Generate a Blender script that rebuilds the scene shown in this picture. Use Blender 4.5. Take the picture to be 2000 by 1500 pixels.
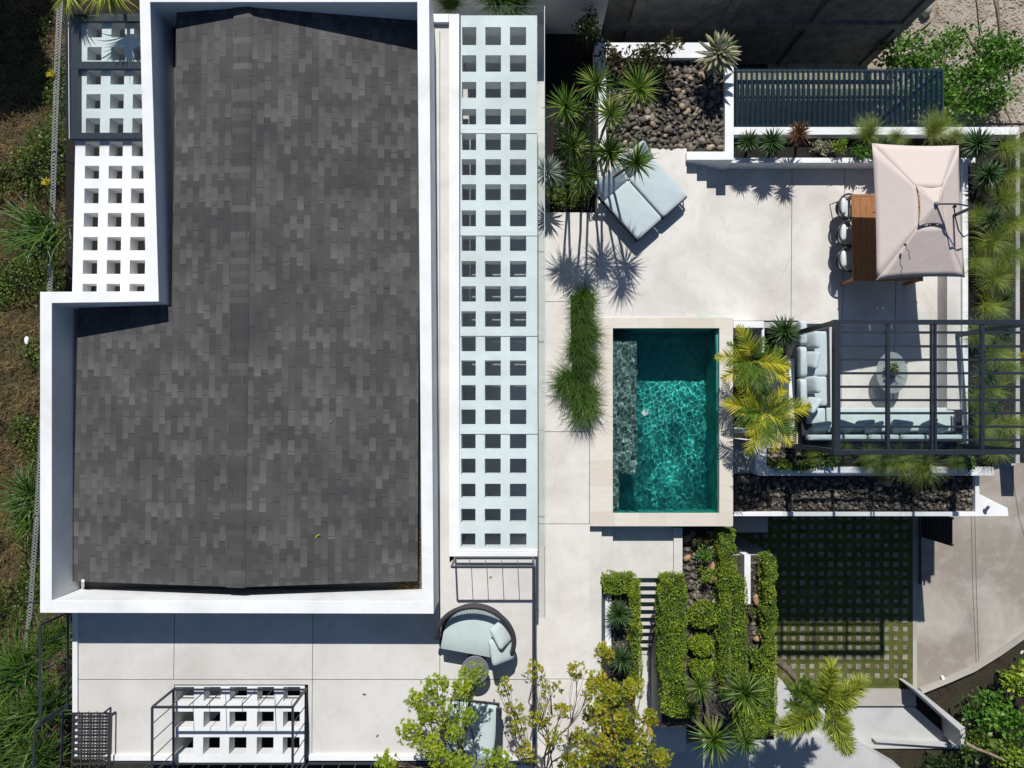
import bpy, math, random
from mathutils import Vector, Matrix, noise
from mathutils.geometry import tessellate_polygon
for o in list(bpy.data.objects): bpy.data.objects.remove(o)
scene = bpy.context.scene
col = scene.collection
R = math.radians
# ------------------------------------------------------------------ camera, sky, sun, exposure
F = 1421.0; HC = 17.8; TILT = math.atan(50.0 / F)
cam = bpy.data.cameras.new("camera"); cam.sensor_width = 36; cam.lens = F / 2000 * 36; cam.clip_end = 2000
co = bpy.data.objects.new("camera", cam); col.objects.link(co)
co.location = (0, 0, HC); co.rotation_euler = (TILT, 0, 0); scene.camera = co
SX, SY = 0.045, 0.92                      # shadow offset (east, south) per metre of height
world = bpy.data.worlds.new("World"); scene.world = world; world.use_nodes = True
wn = world.node_tree; bg = wn.nodes["Background"]; sky = wn.nodes.new("ShaderNodeTexSky")
sky.sky_type = 'NISHITA'; sky.sun_disc = False; sky.ozone_density = 5.0; sky.air_density = 1.2
sky.sun_elevation = math.atan(1 / math.hypot(SX, SY)); sky.sun_rotation = math.atan2(-SX, SY)
tn = wn.nodes.new("ShaderNodeMix"); tn.data_type = 'RGBA'; tn.blend_type = 'MULTIPLY'; tn.inputs[0].default_value = 1
tn.inputs[7].default_value = (0.88, 0.97, 1.08, 1); wn.links.new(sky.outputs[0], tn.inputs[6]); wn.links.new(tn.outputs[2], bg.inputs[0]); bg.inputs[1].default_value = 0.05
sl = bpy.data.lights.new("sun", 'SUN'); sl.energy = 4.9; sl.angle = R(0.5); sl.color = (1, 0.975, 0.93)
so = bpy.data.objects.new("sun", sl); col.objects.link(so); so.location = (0, 10, 30)
so.rotation_euler = Vector((SX, -SY, -1)).to_track_quat('-Z', 'Y').to_euler()
vs = scene.view_settings; vs.view_transform = 'Standard'; vs.look = 'None'; vs.gamma = 1; vs.exposure = 0.0
scene.render.engine = 'CYCLES'
cy = scene.cycles; cy.use_denoising = True; cy.max_bounces = 6; cy.diffuse_bounces = 2; cy.transparent_max_bounces = 24
cy.transmission_bounces = 6; cy.glossy_bounces = 3; cy.sample_clamp_indirect = 4
try: cy.denoiser = 'OPENIMAGEDENOISE'
except Exception: pass
# ------------------------------------------------------------------ helpers
def W(px, py, z=0.0):
    """point at height z seen at (px, py) of the 2000 x 1500 photograph"""
    d = Vector(((px - 1000) / F, (750 - py) / F, -1)); d.rotate(Matrix.Rotation(TILT, 3, 'X'))
    t = (z - HC) / d.z
    return Vector((d.x * t, d.y * t, z))
def WL(pts, z): return [W(x, y, z) for x, y in pts]
def rect(x0, y0, x1, y1): return [(x0, y0), (x1, y0), (x1, y1), (x0, y1)]
def tag(o, label=None, cat=None, group=None, kind=None):
    if label: o["label"] = label
    if cat: o["category"] = cat
    if group: o["group"] = group
    if kind: o["kind"] = kind
    return o
def empty(name, loc, label=None, cat=None, group=None, rz=0.0):
    o = bpy.data.objects.new(name, None); col.objects.link(o); o.location = loc; o.rotation_euler = (0, 0, rz)
    o.empty_display_size = 0.1
    return tag(o, label, cat, group)
class MB:
    def __init__(s): s.v = []; s.f = []; s.m = []; s.mats = []; s.sm = False
    def mi(s, mat):
        if mat not in s.mats: s.mats.append(mat)
        return s.mats.index(mat)
    def add(s, vs, fs, mat=None):
        b = len(s.v); k = s.mi(mat) if mat else 0
        s.v.extend([tuple(v) for v in vs]); s.f.extend([tuple(i + b for i in f) for f in fs]); s.m.extend([k] * len(fs))
        return s
    def prism(s, loops, z0, mat=None):
        """loops of world points (outer, holes...) at their own height, walls down to z0"""
        if not isinstance(loops[0], (list, tuple)): loops = [loops]
        flat = [p for L in loops for p in L]; n = len(flat)
        tri = tessellate_polygon([[Vector((p.x, p.y, 0)) for p in L] for L in loops])
        top = []; 
        for t in tri:
            a, b, c = [flat[i] for i in t]
            top.append(t if (b - a).cross(c - a).z > 0 else (t[0], t[2], t[1]))
        low = [Vector((p.x, p.y, z0)) for p in flat]
        fs = list(top) + [(c + n, b + n, a + n) for a, b, c in top]
        k = 0
        for li, L in enumerate(loops):
            m = len(L); ar = sum(L[i].x * L[(i + 1) % m].y - L[(i + 1) % m].x * L[i].y for i in range(m))
            ccw = (ar > 0) == (li == 0)
            for i in range(m):
                a, b = k + i, k + (i + 1) % m
                fs.append((a, a + n, b + n, b) if ccw else (a, b, b + n, a + n))
            k += m
        return s.add(flat + low, fs, mat)
    def box(s, c, sz, rz=0, mat=None, M=None):
        hx, hy, hz = sz[0] / 2, sz[1] / 2, sz[2] / 2
        vs = [Vector((x, y, z)) for z in (-hz, hz) for x, y in ((-hx, -hy), (hx, -hy), (hx, hy), (-hx, hy))]
        m = M if M else Matrix.Rotation(rz, 3, 'Z')
        c = Vector(c)
        return s.add([m @ v + c for v in vs], [(3, 2, 1, 0), (4, 5, 6, 7), (0, 1, 5, 4), (1, 2, 6, 5), (2, 3, 7, 6), (3, 0, 4, 7)], mat)
    def bar(s, a, b, w, h=None, mat=None):
        """rectangular bar from a to b (w across, h in the upright direction)"""
        a, b = Vector(a), Vector(b); h = h or w; d = (b - a).normalized()
        up = Vector((0, 0, 1)) if abs(d.z) < 0.95 else Vector((0, 1, 0))
        sd = d.cross(up).normalized() * w / 2; u = sd.cross(d).normalized() * h / 2
        vs = [p + q for p in (a, b) for q in (-sd - u, sd - u, sd + u, -sd + u)]
        return s.add(vs, [(0, 1, 2, 3), (7, 6, 5, 4), (1, 0, 4, 5), (2, 1, 5, 6), (3, 2, 6, 7), (0, 3, 7, 4)], mat)
    def tube(s, pts, rad, n=8, mat=None, cap=True, closed=False):
        pts = [Vector(p) for p in pts]; m = len(pts)
        rr = rad if isinstance(rad, (list, tuple)) else [rad] * m
        vs = []; 
        for i, p in enumerate(pts):
            if closed: d = pts[(i + 1) % m] - pts[i - 1]
            else: d = pts[min(i + 1, m - 1)] - pts[max(i - 1, 0)]
            d.normalize()
            r = Vector((0, 0, 1)) if abs(d.z) < 0.9 else Vector((1, 0, 0))
            a = d.cross(r).normalized(); b = a.cross(d)
            vs += [p + (a * math.cos(2 * math.pi * k / n) + b * math.sin(2 * math.pi * k / n)) * rr[i] for k in range(n)]
        fs = [(i * n + k, i * n + (k + 1) % n, ((i + 1) % m) * n + (k + 1) % n, ((i + 1) % m) * n + k)
              for i in range(m if closed else m - 1) for k in range(n)]
        fs = [f[::-1] for f in fs]
        if cap and not closed: fs += [tuple(range(n)), tuple(range((m - 1) * n, m * n))[::-1]]
        return s.add(vs, fs, mat)
    def lathe(s, c, prof, n=24, mat=None, sx=1, sy=1, rz=0):
        c = Vector(c); vs = []
        for r, z in prof:
            for k in range(n):
                t = 2 * math.pi * k / n; x, y = r * sx * math.cos(t), r * sy * math.sin(t)
                vs.append(c + Vector((x * math.cos(rz) - y * math.sin(rz), x * math.sin(rz) + y * math.cos(rz), z)))
        m = len(prof)
        fs = [(i * n + k, i * n + (k + 1) % n, (i + 1) * n + (k + 1) % n, (i + 1) * n + k) for i in range(m - 1) for k in range(n)]
        fs += [tuple(range(n))[::-1], tuple(range((m - 1) * n, m * n))]
        return s.add(vs, fs, mat)
    def cushion(s, c, sz, rz=0, mat=None, n=10, puff=0.25, M=None, e=0.28, pinch=0.0):
        """soft padded block: super-ellipsoid, optionally with pinched corners like a pillow"""
        m = M if M else Matrix.Rotation(rz, 3, 'Z'); c = Vector(c); vs = []; fs = []; N = 2 * n
        def sp(v, p): return math.copysign(abs(v) ** p, v)
        for i in range(n + 1):
            ph = -math.pi / 2 + math.pi * i / n
            for k in range(N):
                t = 2 * math.pi * (k + .5) / N
                x = sp(math.cos(ph), puff) * sp(math.cos(t), e); y = sp(math.cos(ph), puff) * sp(math.sin(t), e)
                z = sp(math.sin(ph), 0.75)
                q = 1 + pinch * ((x * x + y * y) - 1)
                vs.append(m @ Vector((x * sz[0] / 2 * q, y * sz[1] / 2 * q, z * sz[2] / 2 * (1 - pinch * 2.2 * max(0, (x * x + y * y) - .9)))) + c)
        for i in range(n):
            for k in range(N):
                fs.append((i * N + k, i * N + (k + 1) % N, (i + 1) * N + (k + 1) % N, (i + 1) * N + k))
        return s.add(vs, fs, mat)
    def mesh(s, name, mat=None, off=None):
        me = bpy.data.meshes.new(name)
        vv = s.v if off is None else [(a - off[0], b - off[1], c - off[2]) for a, b, c in s.v]
        me.from_pydata(vv, [], s.f)
        if mat and not s.mats: me.materials.append(mat)
        for m in s.mats: me.materials.append(m)
        if len(s.mats) > 1: me.polygons.foreach_set("material_index", s.m)
        if s.sm: me.polygons.foreach_set("use_smooth", [True] * len(me.polygons))
        me.update(); return me
    def build(s, name, mat=None, parent=None, bevel=0, smooth=False, label=None, cat=None, group=None, kind=None):
        s.sm = smooth
        if parent is not None: off = parent_loc(parent)
        else:
            xs = [v[0] for v in s.v]; ys = [v[1] for v in s.v]; zs = [v[2] for v in s.v]
            off = Vector(((min(xs) + max(xs)) / 2, (min(ys) + max(ys)) / 2, min(zs)))
            if kind == 'structure': off = Vector((0, 0, 0))
        o = bpy.data.objects.new(name, s.mesh(name, mat, off)); col.objects.link(o)
        if parent is not None: o.parent = parent
        else: o.location = off
        if bevel:
            b = o.modifiers.new("bevel", 'BEVEL'); b.width = bevel; b.segments = 2; b.limit_method = 'ANGLE'; b.angle_limit = R(40)
        return tag(o, label, cat, group, kind)
def parent_loc(p):
    v = Vector((0, 0, 0))
    while p is not None: v += p.location; p = p.parent
    return v
def inst(name, me, parent=None, loc=(0, 0, 0), rot=(0, 0, 0), sc=1.0):
    o = bpy.data.objects.new(name, me); col.objects.link(o); o.parent = parent; o.location = loc; o.rotation_euler = rot
    o.scale = (sc, sc, sc) if not isinstance(sc, (tuple, list)) else sc
    return o
def children_of(o): return [c for c in bpy.data.objects if c.parent == o]
def copy_tree(o, parent=None):
    c = o.copy(); col.objects.link(c)
    if parent is not None: c.parent = parent
    for ch in children_of(o): copy_tree(ch, c)
    return c
# ------------------------------------------------------------------ materials
def newmat(name):
    m = bpy.data.materials.new(name); m.use_nodes = True
    nt = m.node_tree; return m, nt, nt.nodes["Principled BSDF"]
def nd(nt, t, **k):
    n = nt.nodes.new("ShaderNode" + t)
    for a, b in k.items(): setattr(n, a, b)
    return n
def mathn(nt, op, a, b=None, c=None):
    n = nd(nt, "Math", operation=op)
    for i, v in enumerate((a, b, c)):
        if v is None: continue
        if isinstance(v, (int, float)): n.inputs[i].default_value = v
        else: nt.links.new(v, n.inputs[i])
    return n.outputs[0]
def c4(c): return (c[0], c[1], c[2], 1)
def ramp(nt, src, stops, interp='LINEAR'):
    r = nd(nt, "ValToRGB"); r.color_ramp.interpolation = interp
    el = r.color_ramp.elements
    while len(el) < len(stops): el.new(0.5)
    for e, (p, c) in zip(el, stops): e.position = p; e.color = c4(c)
    nt.links.new(src, r.inputs[0]); return r.outputs[0]
def mixc(nt, fac, a, b, blend='MIX'):
    n = nd(nt, "Mix", data_type='RGBA', blend_type=blend)
    for i, v in ((0, fac), (6, a), (7, b)):
        if isinstance(v, (int, float)): n.inputs[i].default_value = v
        elif isinstance(v, tuple): n.inputs[i].default_value = c4(v)
        else: nt.links.new(v, n.inputs[i])
    return n.outputs[2]
def noisen(nt, scale, detail=4, rough=0.5, vec=None, dist=0.0):
    n = nd(nt, "TexNoise"); n.inputs["Scale"].default_value = scale; n.inputs["Detail"].default_value = detail
    n.inputs["Roughness"].default_value = rough; n.inputs["Distortion"].default_value = dist
    if vec is None: vec = nd(nt, "NewGeometry").outputs["Position"]
    nt.links.new(vec, n.inputs["Vector"]); return n.outputs["Fac"]
def bump(nt, bs, h, strength=0.3, dist=0.02):
    b = nd(nt, "Bump"); b.inputs["Strength"].default_value = strength; b.inputs["Distance"].default_value = dist
    nt.links.new(h, b.inputs["Height"]); nt.links.new(b.outputs[0], bs.inputs["Normal"])
def plain(name, c, rough=0.6, metal=0.0, var=0.08, vscale=3.0, bmp=0.0, bscale=60, spec=0.5):
    m, nt, bs = newmat(name)
    n = noisen(nt, vscale, 5, 0.6)
    lo = tuple(x * (1 - var * 1.6) for x in c); hi = tuple(min(1, x * (1 + var)) for x in c)
    nt.links.new(ramp(nt, n, [(0.3, lo), (0.7, hi)]), bs.inputs["Base Color"])
    bs.inputs["Roughness"].default_value = rough; bs.inputs["Metallic"].default_value = metal
    bs.inputs["Specular IOR Level"].default_value = spec
    if bmp: bump(nt, bs, noisen(nt, bscale, 4, 0.6), bmp, 0.01)
    return m
M = {}
def stained(name, c, dirt, amt=0.35, cracks=False, rough=0.75):
    m, nt, bs = newmat(name)
    big = noisen(nt, 0.55, 6, 0.62, dist=0.6); mid = noisen(nt, 3.2, 6, 0.65, dist=0.3); fine = noisen(nt, 45, 3, 0.6)
    f = ramp(nt, big, [(0.42, (0, 0, 0)), (0.72, (1, 1, 1))])
    base = mixc(nt, mathn(nt, 'MULTIPLY', f, amt), c, dirt)
    f2 = ramp(nt, mid, [(0.5, (0, 0, 0)), (0.8, (1, 1, 1))])
    base = mixc(nt, mathn(nt, 'MULTIPLY', f2, amt * 0.6), base, dirt)
    base = mixc(nt, mathn(nt, 'MULTIPLY', fine, 0.10), base, tuple(x * 0.75 for x in c))
    if cracks:
        pos = nd(nt, "NewGeometry").outputs["Position"]
        nz = nd(nt, "TexNoise"); nz.inputs["Scale"].default_value = 1.6; nz.inputs["Detail"].default_value = 5; nt.links.new(pos, nz.inputs["Vector"])
        wv = mixc(nt, 0.35, pos, nz.outputs["Color"], 'ADD')
        v = nd(nt, "TexVoronoi", feature='DISTANCE_TO_EDGE'); v.inputs["Scale"].default_value = 0.55; nt.links.new(wv, v.inputs["Vector"])
        ck = ramp(nt, v.outputs["Distance"], [(0.0, (1, 1, 1)), (0.008, (0, 0, 0))])
        gate = ramp(nt, noisen(nt, 0.35, 2), [(0.52, (0, 0, 0)), (0.62, (1, 1, 1))])
        base = mixc(nt, mathn(nt, 'MULTIPLY', mathn(nt, 'MULTIPLY', ck, gate), 0.35), base, tuple(x * 0.5 for x in c))
    nt.links.new(base, bs.inputs["Base Color"]); bs.inputs["Roughness"].default_value = rough
    bump(nt, bs, fine, 0.08, 0.01)
    return m
M['white'] = stained("white_painted_render", (0.80, 0.81, 0.815), (0.52, 0.52, 0.49), 0.55)
M['greyface'] = stained("grey_cement_render", (0.42, 0.43, 0.43), (0.3, 0.3, 0.29), 0.4)
M['deck'] = stained("polished_cement_deck", (0.68, 0.65, 0.605), (0.47, 0.435, 0.39), 0.85, True)
M['terrace'] = stained("terrace_cement", (0.635, 0.615, 0.58), (0.45, 0.425, 0.385), 0.72)
M['lower'] = stained("entry_concrete", (0.5, 0.5, 0.49), (0.33, 0.33, 0.31), 0.55)
M['road'] = stained("road_concrete", (0.27, 0.235, 0.20), (0.46, 0.42, 0.37), 1.0, rough=0.9)
M['kerb'] = stained("kerb_concrete", (0.42, 0.39, 0.35), (0.25, 0.23, 0.2), 0.5, rough=0.9)
M['joint'] = plain("dark_joint", (0.10, 0.10, 0.10), 0.9)
M['metal'] = plain("charcoal_painted_metal", (0.028, 0.032, 0.042), 0.42, 0.0, 0.1, 8)
M['steel'] = plain("grey_painted_steel", (0.11, 0.115, 0.13), 0.4, 0.3, 0.1, 8)
M['slat'] = plain("dark_teal_metal_slat", (0.02, 0.035, 0.045), 0.4)
M['soil'] = plain("dark_soil", (0.011, 0.009, 0.007), 0.95, 0, 0.5, 20, 0.6, 40)
M['fabric'] = plain("sand_canvas", (0.60, 0.50, 0.465), 0.9, 0, 0.03, 5, 0.15, 300)
M['cushion'] = plain("pale_blue_grey_fabric", (0.47, 0.545, 0.565), 0.95, 0, 0.03, 5, 0.2, 250)
M['cushion2'] = plain("pale_sage_fabric", (0.47, 0.55, 0.54), 0.95, 0, 0.04, 5, 0.2, 250)
M['seatpad'] = plain('light_grey_seat_pad', (0.64, 0.66, 0.67), 0.95, 0, 0.03, 5, 0.2, 250)
M['wicker'] = plain("charcoal_rope_weave", (0.045, 0.04, 0.045), 0.7, 0, 0.3, 60, 0.5, 120)
M['slate'] = plain("slate_grey_top", (0.145, 0.15, 0.17), 0.55, 0, 0.1, 6)
M['bark'] = plain("bark", (0.13, 0.10, 0.075), 0.9, 0, 0.4, 14, 0.7, 50)
M['room'] = plain("grey_interior_floor", (0.13, 0.14, 0.15), 0.5)
M['pebblebase'] = plain("pebble_bed", (0.05, 0.042, 0.034), 0.95, 0, 0.5, 18, 0.8, 30)
M['dry'] = plain("dry_stalk", (0.24, 0.18, 0.11), 0.9, 0, 0.3, 10)
M['timber'] = plain("weathered_pole", (0.30, 0.23, 0.16), 0.9, 0, 0.3, 10)
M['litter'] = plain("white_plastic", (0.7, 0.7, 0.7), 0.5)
M['pot'] = plain("black_pot", (0.04, 0.037, 0.034), 0.5)
M['ochrewash'] = plain('sandy_render', (0.42, 0.36, 0.24), 0.9, 0, 0.3, 3)
M['galv'] = plain('galvanised_wire', (0.34, 0.35, 0.34), 0.6, 0.1, 0.2, 20)
def mk_travertine():
    m, nt, bs = newmat("travertine_coping")
    pos = nd(nt, "NewGeometry").outputs["Position"]
    b = nd(nt, "TexBrick"); nt.links.new(pos, b.inputs["Vector"]); b.offset = 0.0; b.squash = 1
    b.inputs["Scale"].default_value = 1; b.inputs["Brick Width"].default_value = 0.62; b.inputs["Row Height"].default_value = 0.62
    b.inputs["Mortar Size"].default_value = 0.003; b.inputs["Bias"].default_value = 0
    b.inputs["Color1"].default_value = c4((0.68, 0.63, 0.56)); b.inputs["Color2"].default_value = c4((0.60, 0.54, 0.46)); b.inputs["Mortar"].default_value = c4((0.50, 0.45, 0.38))
    s = nd(nt, "Mapping"); s.inputs["Scale"].default_value = (1, 5, 1); nt.links.new(pos, s.inputs["Vector"])
    n = noisen(nt, 2.5, 6, 0.6, s.outputs[0], 0.5)
    c = mixc(nt, mathn(nt, 'MULTIPLY', ramp(nt, n, [(0.4, (0, 0, 0)), (0.75, (1, 1, 1))]), 0.4), b.outputs["Color"], (0.5, 0.45, 0.38))
    nt.links.new(c, bs.inputs["Base Color"]); bs.inputs["Roughness"].default_value = 0.6
    return m
M['coping'] = mk_travertine()
def mk_shingle(name, along='Y'):
    m, nt, bs = newmat(name)
    pos = nd(nt, "NewGeometry").outputs["Position"]; sp = nd(nt, "SeparateXYZ"); nt.links.new(pos, sp.inputs[0])
    a, b = (sp.outputs[0], sp.outputs[1]) if along == 'Y' else (sp.outputs[1], sp.outputs[0])
    CW = 0.135
    u = mathn(nt, 'DIVIDE', a, CW); row = mathn(nt, 'FLOOR', u); par = mathn(nt, 'MODULO', mathn(nt, 'ABSOLUTE', row), 2.0); fu = mathn(nt, 'FRACT', u)
    def tabs(L, seedk):
        off = nd(nt, "TexWhiteNoise", noise_dimensions='1D'); nt.links.new(mathn(nt, 'ADD', row, seedk), off.inputs["W"])
        v = mathn(nt, 'ADD', mathn(nt, 'DIVIDE', b, L), mathn(nt, 'ADD', mathn(nt, 'MULTIPLY', par, 0.5), mathn(nt, 'MULTIPLY', mathn(nt, 'ROUND', mathn(nt, 'MULTIPLY', off.outputs[0], 3)), 1 / 12.0)))
        idv = mathn(nt, 'FLOOR', v); fv = mathn(nt, 'FRACT', v)
        cm = nd(nt, "CombineXYZ"); nt.links.new(row, cm.inputs[0]); nt.links.new(idv, cm.inputs[1]); cm.inputs[2].default_value = seedk
        w = nd(nt, "TexWhiteNoise", noise_dimensions='3D'); nt.links.new(cm.outputs[0], w.inputs["Vector"])
        chk = mathn(nt, 'MODULO', mathn(nt, 'ABSOLUTE', idv), 2.0)
        cc = nd(nt, "CombineXYZ"); nt.links.new(mathn(nt, 'MULTIPLY', row, CW), cc.inputs[0]); nt.links.new(mathn(nt, 'MULTIPLY', idv, L), cc.inputs[1])
        pn = ramp(nt, noisen(nt, 2.6, 2, .5, cc.outputs[0]), [(0.36, (0, 0, 0)), (0.64, (1, 1, 1))])
        mixv = mathn(nt, 'ADD', mathn(nt, 'ADD', mathn(nt, 'MULTIPLY', w.outputs[0], 0.42), mathn(nt, 'MULTIPLY', pn, 0.40)), mathn(nt, 'MULTIPLY', chk, 0.18))
        return mixv, fv
    r1, f1 = tabs(0.29 if along == 'Y' else 3.0, 3.0); r2, f2 = tabs(0.87, 11.0)
    lum = ramp(nt, r1, [(0.0, (0.062, 0.062, 0.062)), (0.42, (0.078, 0.077, 0.076)), (0.62, (0.122, 0.118, 0.114)), (1.0, (0.160, 0.154, 0.147))])
    grad = mathn(nt, 'MULTIPLY', f1, 0.5)
    lum = mixc(nt, grad, lum, (0.078, 0.078, 0.080))
    big = ramp(nt, noisen(nt, 0.9, 4, 0.6), [(0.35, (0.78, 0.78, 0.8)), (0.7, (1.15, 1.13, 1.1))])
    lum = mixc(nt, 1.0, lum, big, 'MULTIPLY')
    line = mathn(nt, 'LESS_THAN', f2, 0.014); lum = mixc(nt, mathn(nt, 'MULTIPLY', line, 0.75), lum, (0.012, 0.012, 0.012))
    edge = mathn(nt, 'LESS_THAN', fu, 0.07); lum = mixc(nt, mathn(nt, 'MULTIPLY', edge, 0.25), lum, (0.02, 0.02, 0.02))
    g = noisen(nt, 160, 3, 0.7); lum = mixc(nt, mathn(nt, 'MULTIPLY', g, 0.35), lum, (0.03, 0.03, 0.03))
    nt.links.new(lum, bs.inputs["Base Color"]); bs.inputs["Roughness"].default_value = 0.9; bs.inputs["Specular IOR Level"].default_value = 0.25
    h = mathn(nt, 'ADD', mathn(nt, 'MULTIPLY', r1, 0.4), mathn(nt, 'MULTIPLY', g, 0.3))
    bump(nt, bs, h, 0.35, 0.01)
    return m
M['shingle'] = mk_shingle("asphalt_shingle"); M['ridge'] = mk_shingle("ridge_shingle", 'X')
def mk_glass(name, tint, gl=0.10, base=0.03):
    m, nt, bs = newmat(name); nt.nodes.remove(bs)
    out = nt.nodes["Material Output"]; t = nd(nt, "BsdfTransparent"); g = nd(nt, "BsdfGlossy"); mx = nd(nt, "MixShader")
    t.inputs[0].default_value = c4(tint); g.inputs[0].default_value = (0.9, 0.97, 1, 1); g.inputs["Roughness"].default_value = 0.02
    lw = nd(nt, "LayerWeight"); lw.inputs[0].default_value = 0.35
    f = mathn(nt, 'ADD', mathn(nt, 'MULTIPLY', lw.outputs["Fresnel"], gl * 4), base)
    nt.links.new(f, mx.inputs[0]); nt.links.new(t.outputs[0], mx.inputs[1]); nt.links.new(g.outputs[0], mx.inputs[2]); nt.links.new(mx.outputs[0], out.inputs[0])
    return m
def mk_frost(name):
    m, nt, bs = newmat(name); bs.inputs["Base Color"].default_value = (.34, .37, .37, 1); bs.inputs["Roughness"].default_value = .25
    t = nd(nt, "BsdfTransparent"); t.inputs[0].default_value = (.85, .9, .9, 1); mx = nd(nt, "MixShader"); mx.inputs[0].default_value = .62
    nt.links.new(t.outputs[0], mx.inputs[1]); nt.links.new(bs.outputs[0], mx.inputs[2]); nt.links.new(mx.outputs[0], nt.nodes["Material Output"].inputs[0]); return m
M['glass'] = mk_glass("canopy_glass", (0.97, 0.996, 0.992), 0.04, 0.01)
M['glassdark'] = mk_glass("tinted_glass", (0.78, 0.86, 0.87), 0.10, 0.03)
M['glassclear'] = mk_glass("pergola_glass", (0.975, 0.992, 0.99), 0.05, 0.015)
M['glasstop'] = mk_frost("frosted_table_glass")
M['glassedge'] = plain("glass_seam", (0.55, 0.62, 0.62), 0.3)
def mk_leaf(name, cols, trans=0.3, rough=0.45, tips=None):
    m, nt, bs = newmat(name); out = nt.nodes["Material Output"]
    g = nd(nt, "NewGeometry"); oi = nd(nt, "ObjectInfo")
    f = mathn(nt, 'FRACT', mathn(nt, 'ADD', g.outputs["Random Per Island"], mathn(nt, 'MULTIPLY', oi.outputs["Random"], 0.37)))
    n = len(cols); c = ramp(nt, f, [((i + 0.0) / max(1, n - 1), cc) for i, cc in enumerate(cols)])
    nz = noisen(nt, 5, 3); c = mixc(nt, mathn(nt, 'MULTIPLY', nz, 0.5), c, tuple(x * 0.55 for x in cols[0]))
    pz = ramp(nt, noisen(nt, 1.7, 3, .6), [(0.38, (.68, .74, .7)), (0.62, (1.22, 1.12, .95))]); c = mixc(nt, 1.0, c, pz, 'MULTIPLY')
    nt.links.new(c, bs.inputs["Base Color"]); bs.inputs["Roughness"].default_value = rough
    bs.inputs["Specular IOR Level"].default_value = 0.4
    tr = nd(nt, "BsdfTranslucent"); nt.links.new(c, tr.inputs[0]); mx = nd(nt, "MixShader"); mx.inputs[0].default_value = trans
    nt.links.new(bs.outputs[0], mx.inputs[1]); nt.links.new(tr.outputs[0], mx.inputs[2]); nt.links.new(mx.outputs[0], out.inputs[0])
    return m
L = {}
L['yucca'] = mk_leaf("yucca_leaf", [(0.035, 0.11, 0.010), (0.07, 0.18, 0.016), (0.15, 0.27, 0.03), (0.46, 0.46, 0.13)])
L['yuccadark'] = mk_leaf("dark_yucca_leaf", [(0.02, 0.065, 0.018), (0.04, 0.11, 0.03), (0.075, 0.16, 0.05), (0.14, 0.20, 0.10)])
L['silver'] = mk_leaf("silver_leaf", [(0.16, 0.21, 0.19), (0.28, 0.34, 0.32), (0.42, 0.48, 0.46)], 0.15)
L['agave'] = mk_leaf("agave_leaf", [(0.14, 0.18, 0.08), (0.30, 0.33, 0.20), (0.50, 0.48, 0.38), (0.62, 0.52, 0.48)], 0.2)
L['red'] = mk_leaf("red_cordyline_leaf", [(0.10, 0.03, 0.02), (0.22, 0.08, 0.04), (0.30, 0.16, 0.08), (0.12, 0.10, 0.04)])
L['croton'] = mk_leaf("croton_leaf", [(0.03, 0.05, 0.015), (0.07, 0.10, 0.03), (0.13, 0.03, 0.035), (0.16, 0.19, 0.05), (0.05, 0.015, 0.02)])
L['grass'] = mk_leaf("lilyturf_blade", [(0.04, 0.11, 0.012), (0.09, 0.19, 0.025), (0.13, 0.24, 0.04)], 0.35)
L['fgrass'] = mk_leaf("fountain_grass_blade", [(0.15, 0.25, 0.03), (0.25, 0.37, 0.05), (0.38, 0.46, 0.10), (0.55, 0.54, 0.22)], 0.4)
L['hedge'] = mk_leaf("hedge_leaf", [(0.08, 0.16, 0.012), (0.20, 0.33, 0.025), (0.34, 0.48, 0.04), (0.50, 0.60, 0.09)], 0.3)
L['hedgelime'] = mk_leaf("lime_hedge_leaf", [(0.17, 0.28, 0.02), (0.28, 0.42, 0.03), (0.42, 0.52, 0.05)], 0.3)
L['palm'] = mk_leaf("areca_leaflet", [(0.20, 0.28, 0.02), (0.48, 0.52, 0.03), (0.70, 0.64, 0.05), (0.85, 0.72, 0.10)], 0.35)
L['palmgreen'] = mk_leaf("areca_inner_leaflet", [(0.07, 0.14, 0.015), (0.14, 0.25, 0.03), (0.22, 0.34, 0.04)], 0.35)
L['plume'] = mk_leaf("variegated_leaf", [(0.16, 0.25, 0.02), (0.30, 0.40, 0.03), (0.50, 0.55, 0.08), (0.60, 0.62, 0.16)], 0.3)
L['tree'] = mk_leaf("tree_leaf", [(0.14, 0.25, 0.012), (0.28, 0.42, 0.02), (0.46, 0.56, 0.05), (0.40, 0.42, 0.05)], 0.4)
L['treeyellow'] = mk_leaf("yellowing_tree_leaf", [(0.12, 0.20, 0.015), (0.22, 0.30, 0.02), (0.36, 0.42, 0.03), (0.56, 0.50, 0.035), (0.60, 0.33, 0.03)], 0.4)
L['weed'] = mk_leaf("weed_leaf", [(0.05, 0.10, 0.02), (0.11, 0.20, 0.03), (0.20, 0.30, 0.05)], 0.3)
L['bush'] = mk_leaf("bush_leaf", [(0.04, 0.13, 0.015), (0.08, 0.24, 0.025), (0.16, 0.36, 0.045), (0.24, 0.44, 0.07)], 0.35)
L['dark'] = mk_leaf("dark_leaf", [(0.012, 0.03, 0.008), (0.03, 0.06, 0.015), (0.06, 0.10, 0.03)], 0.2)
L['strawg'] = mk_leaf("dry_grass", [(0.14, 0.10, 0.045), (0.26, 0.19, 0.09), (0.42, 0.33, 0.18)], 0.2, 0.9)
L['yellow'] = mk_leaf("yellow_leaf", [(0.5, 0.42, 0.02), (0.75, 0.65, 0.03)], 0.35)
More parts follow.
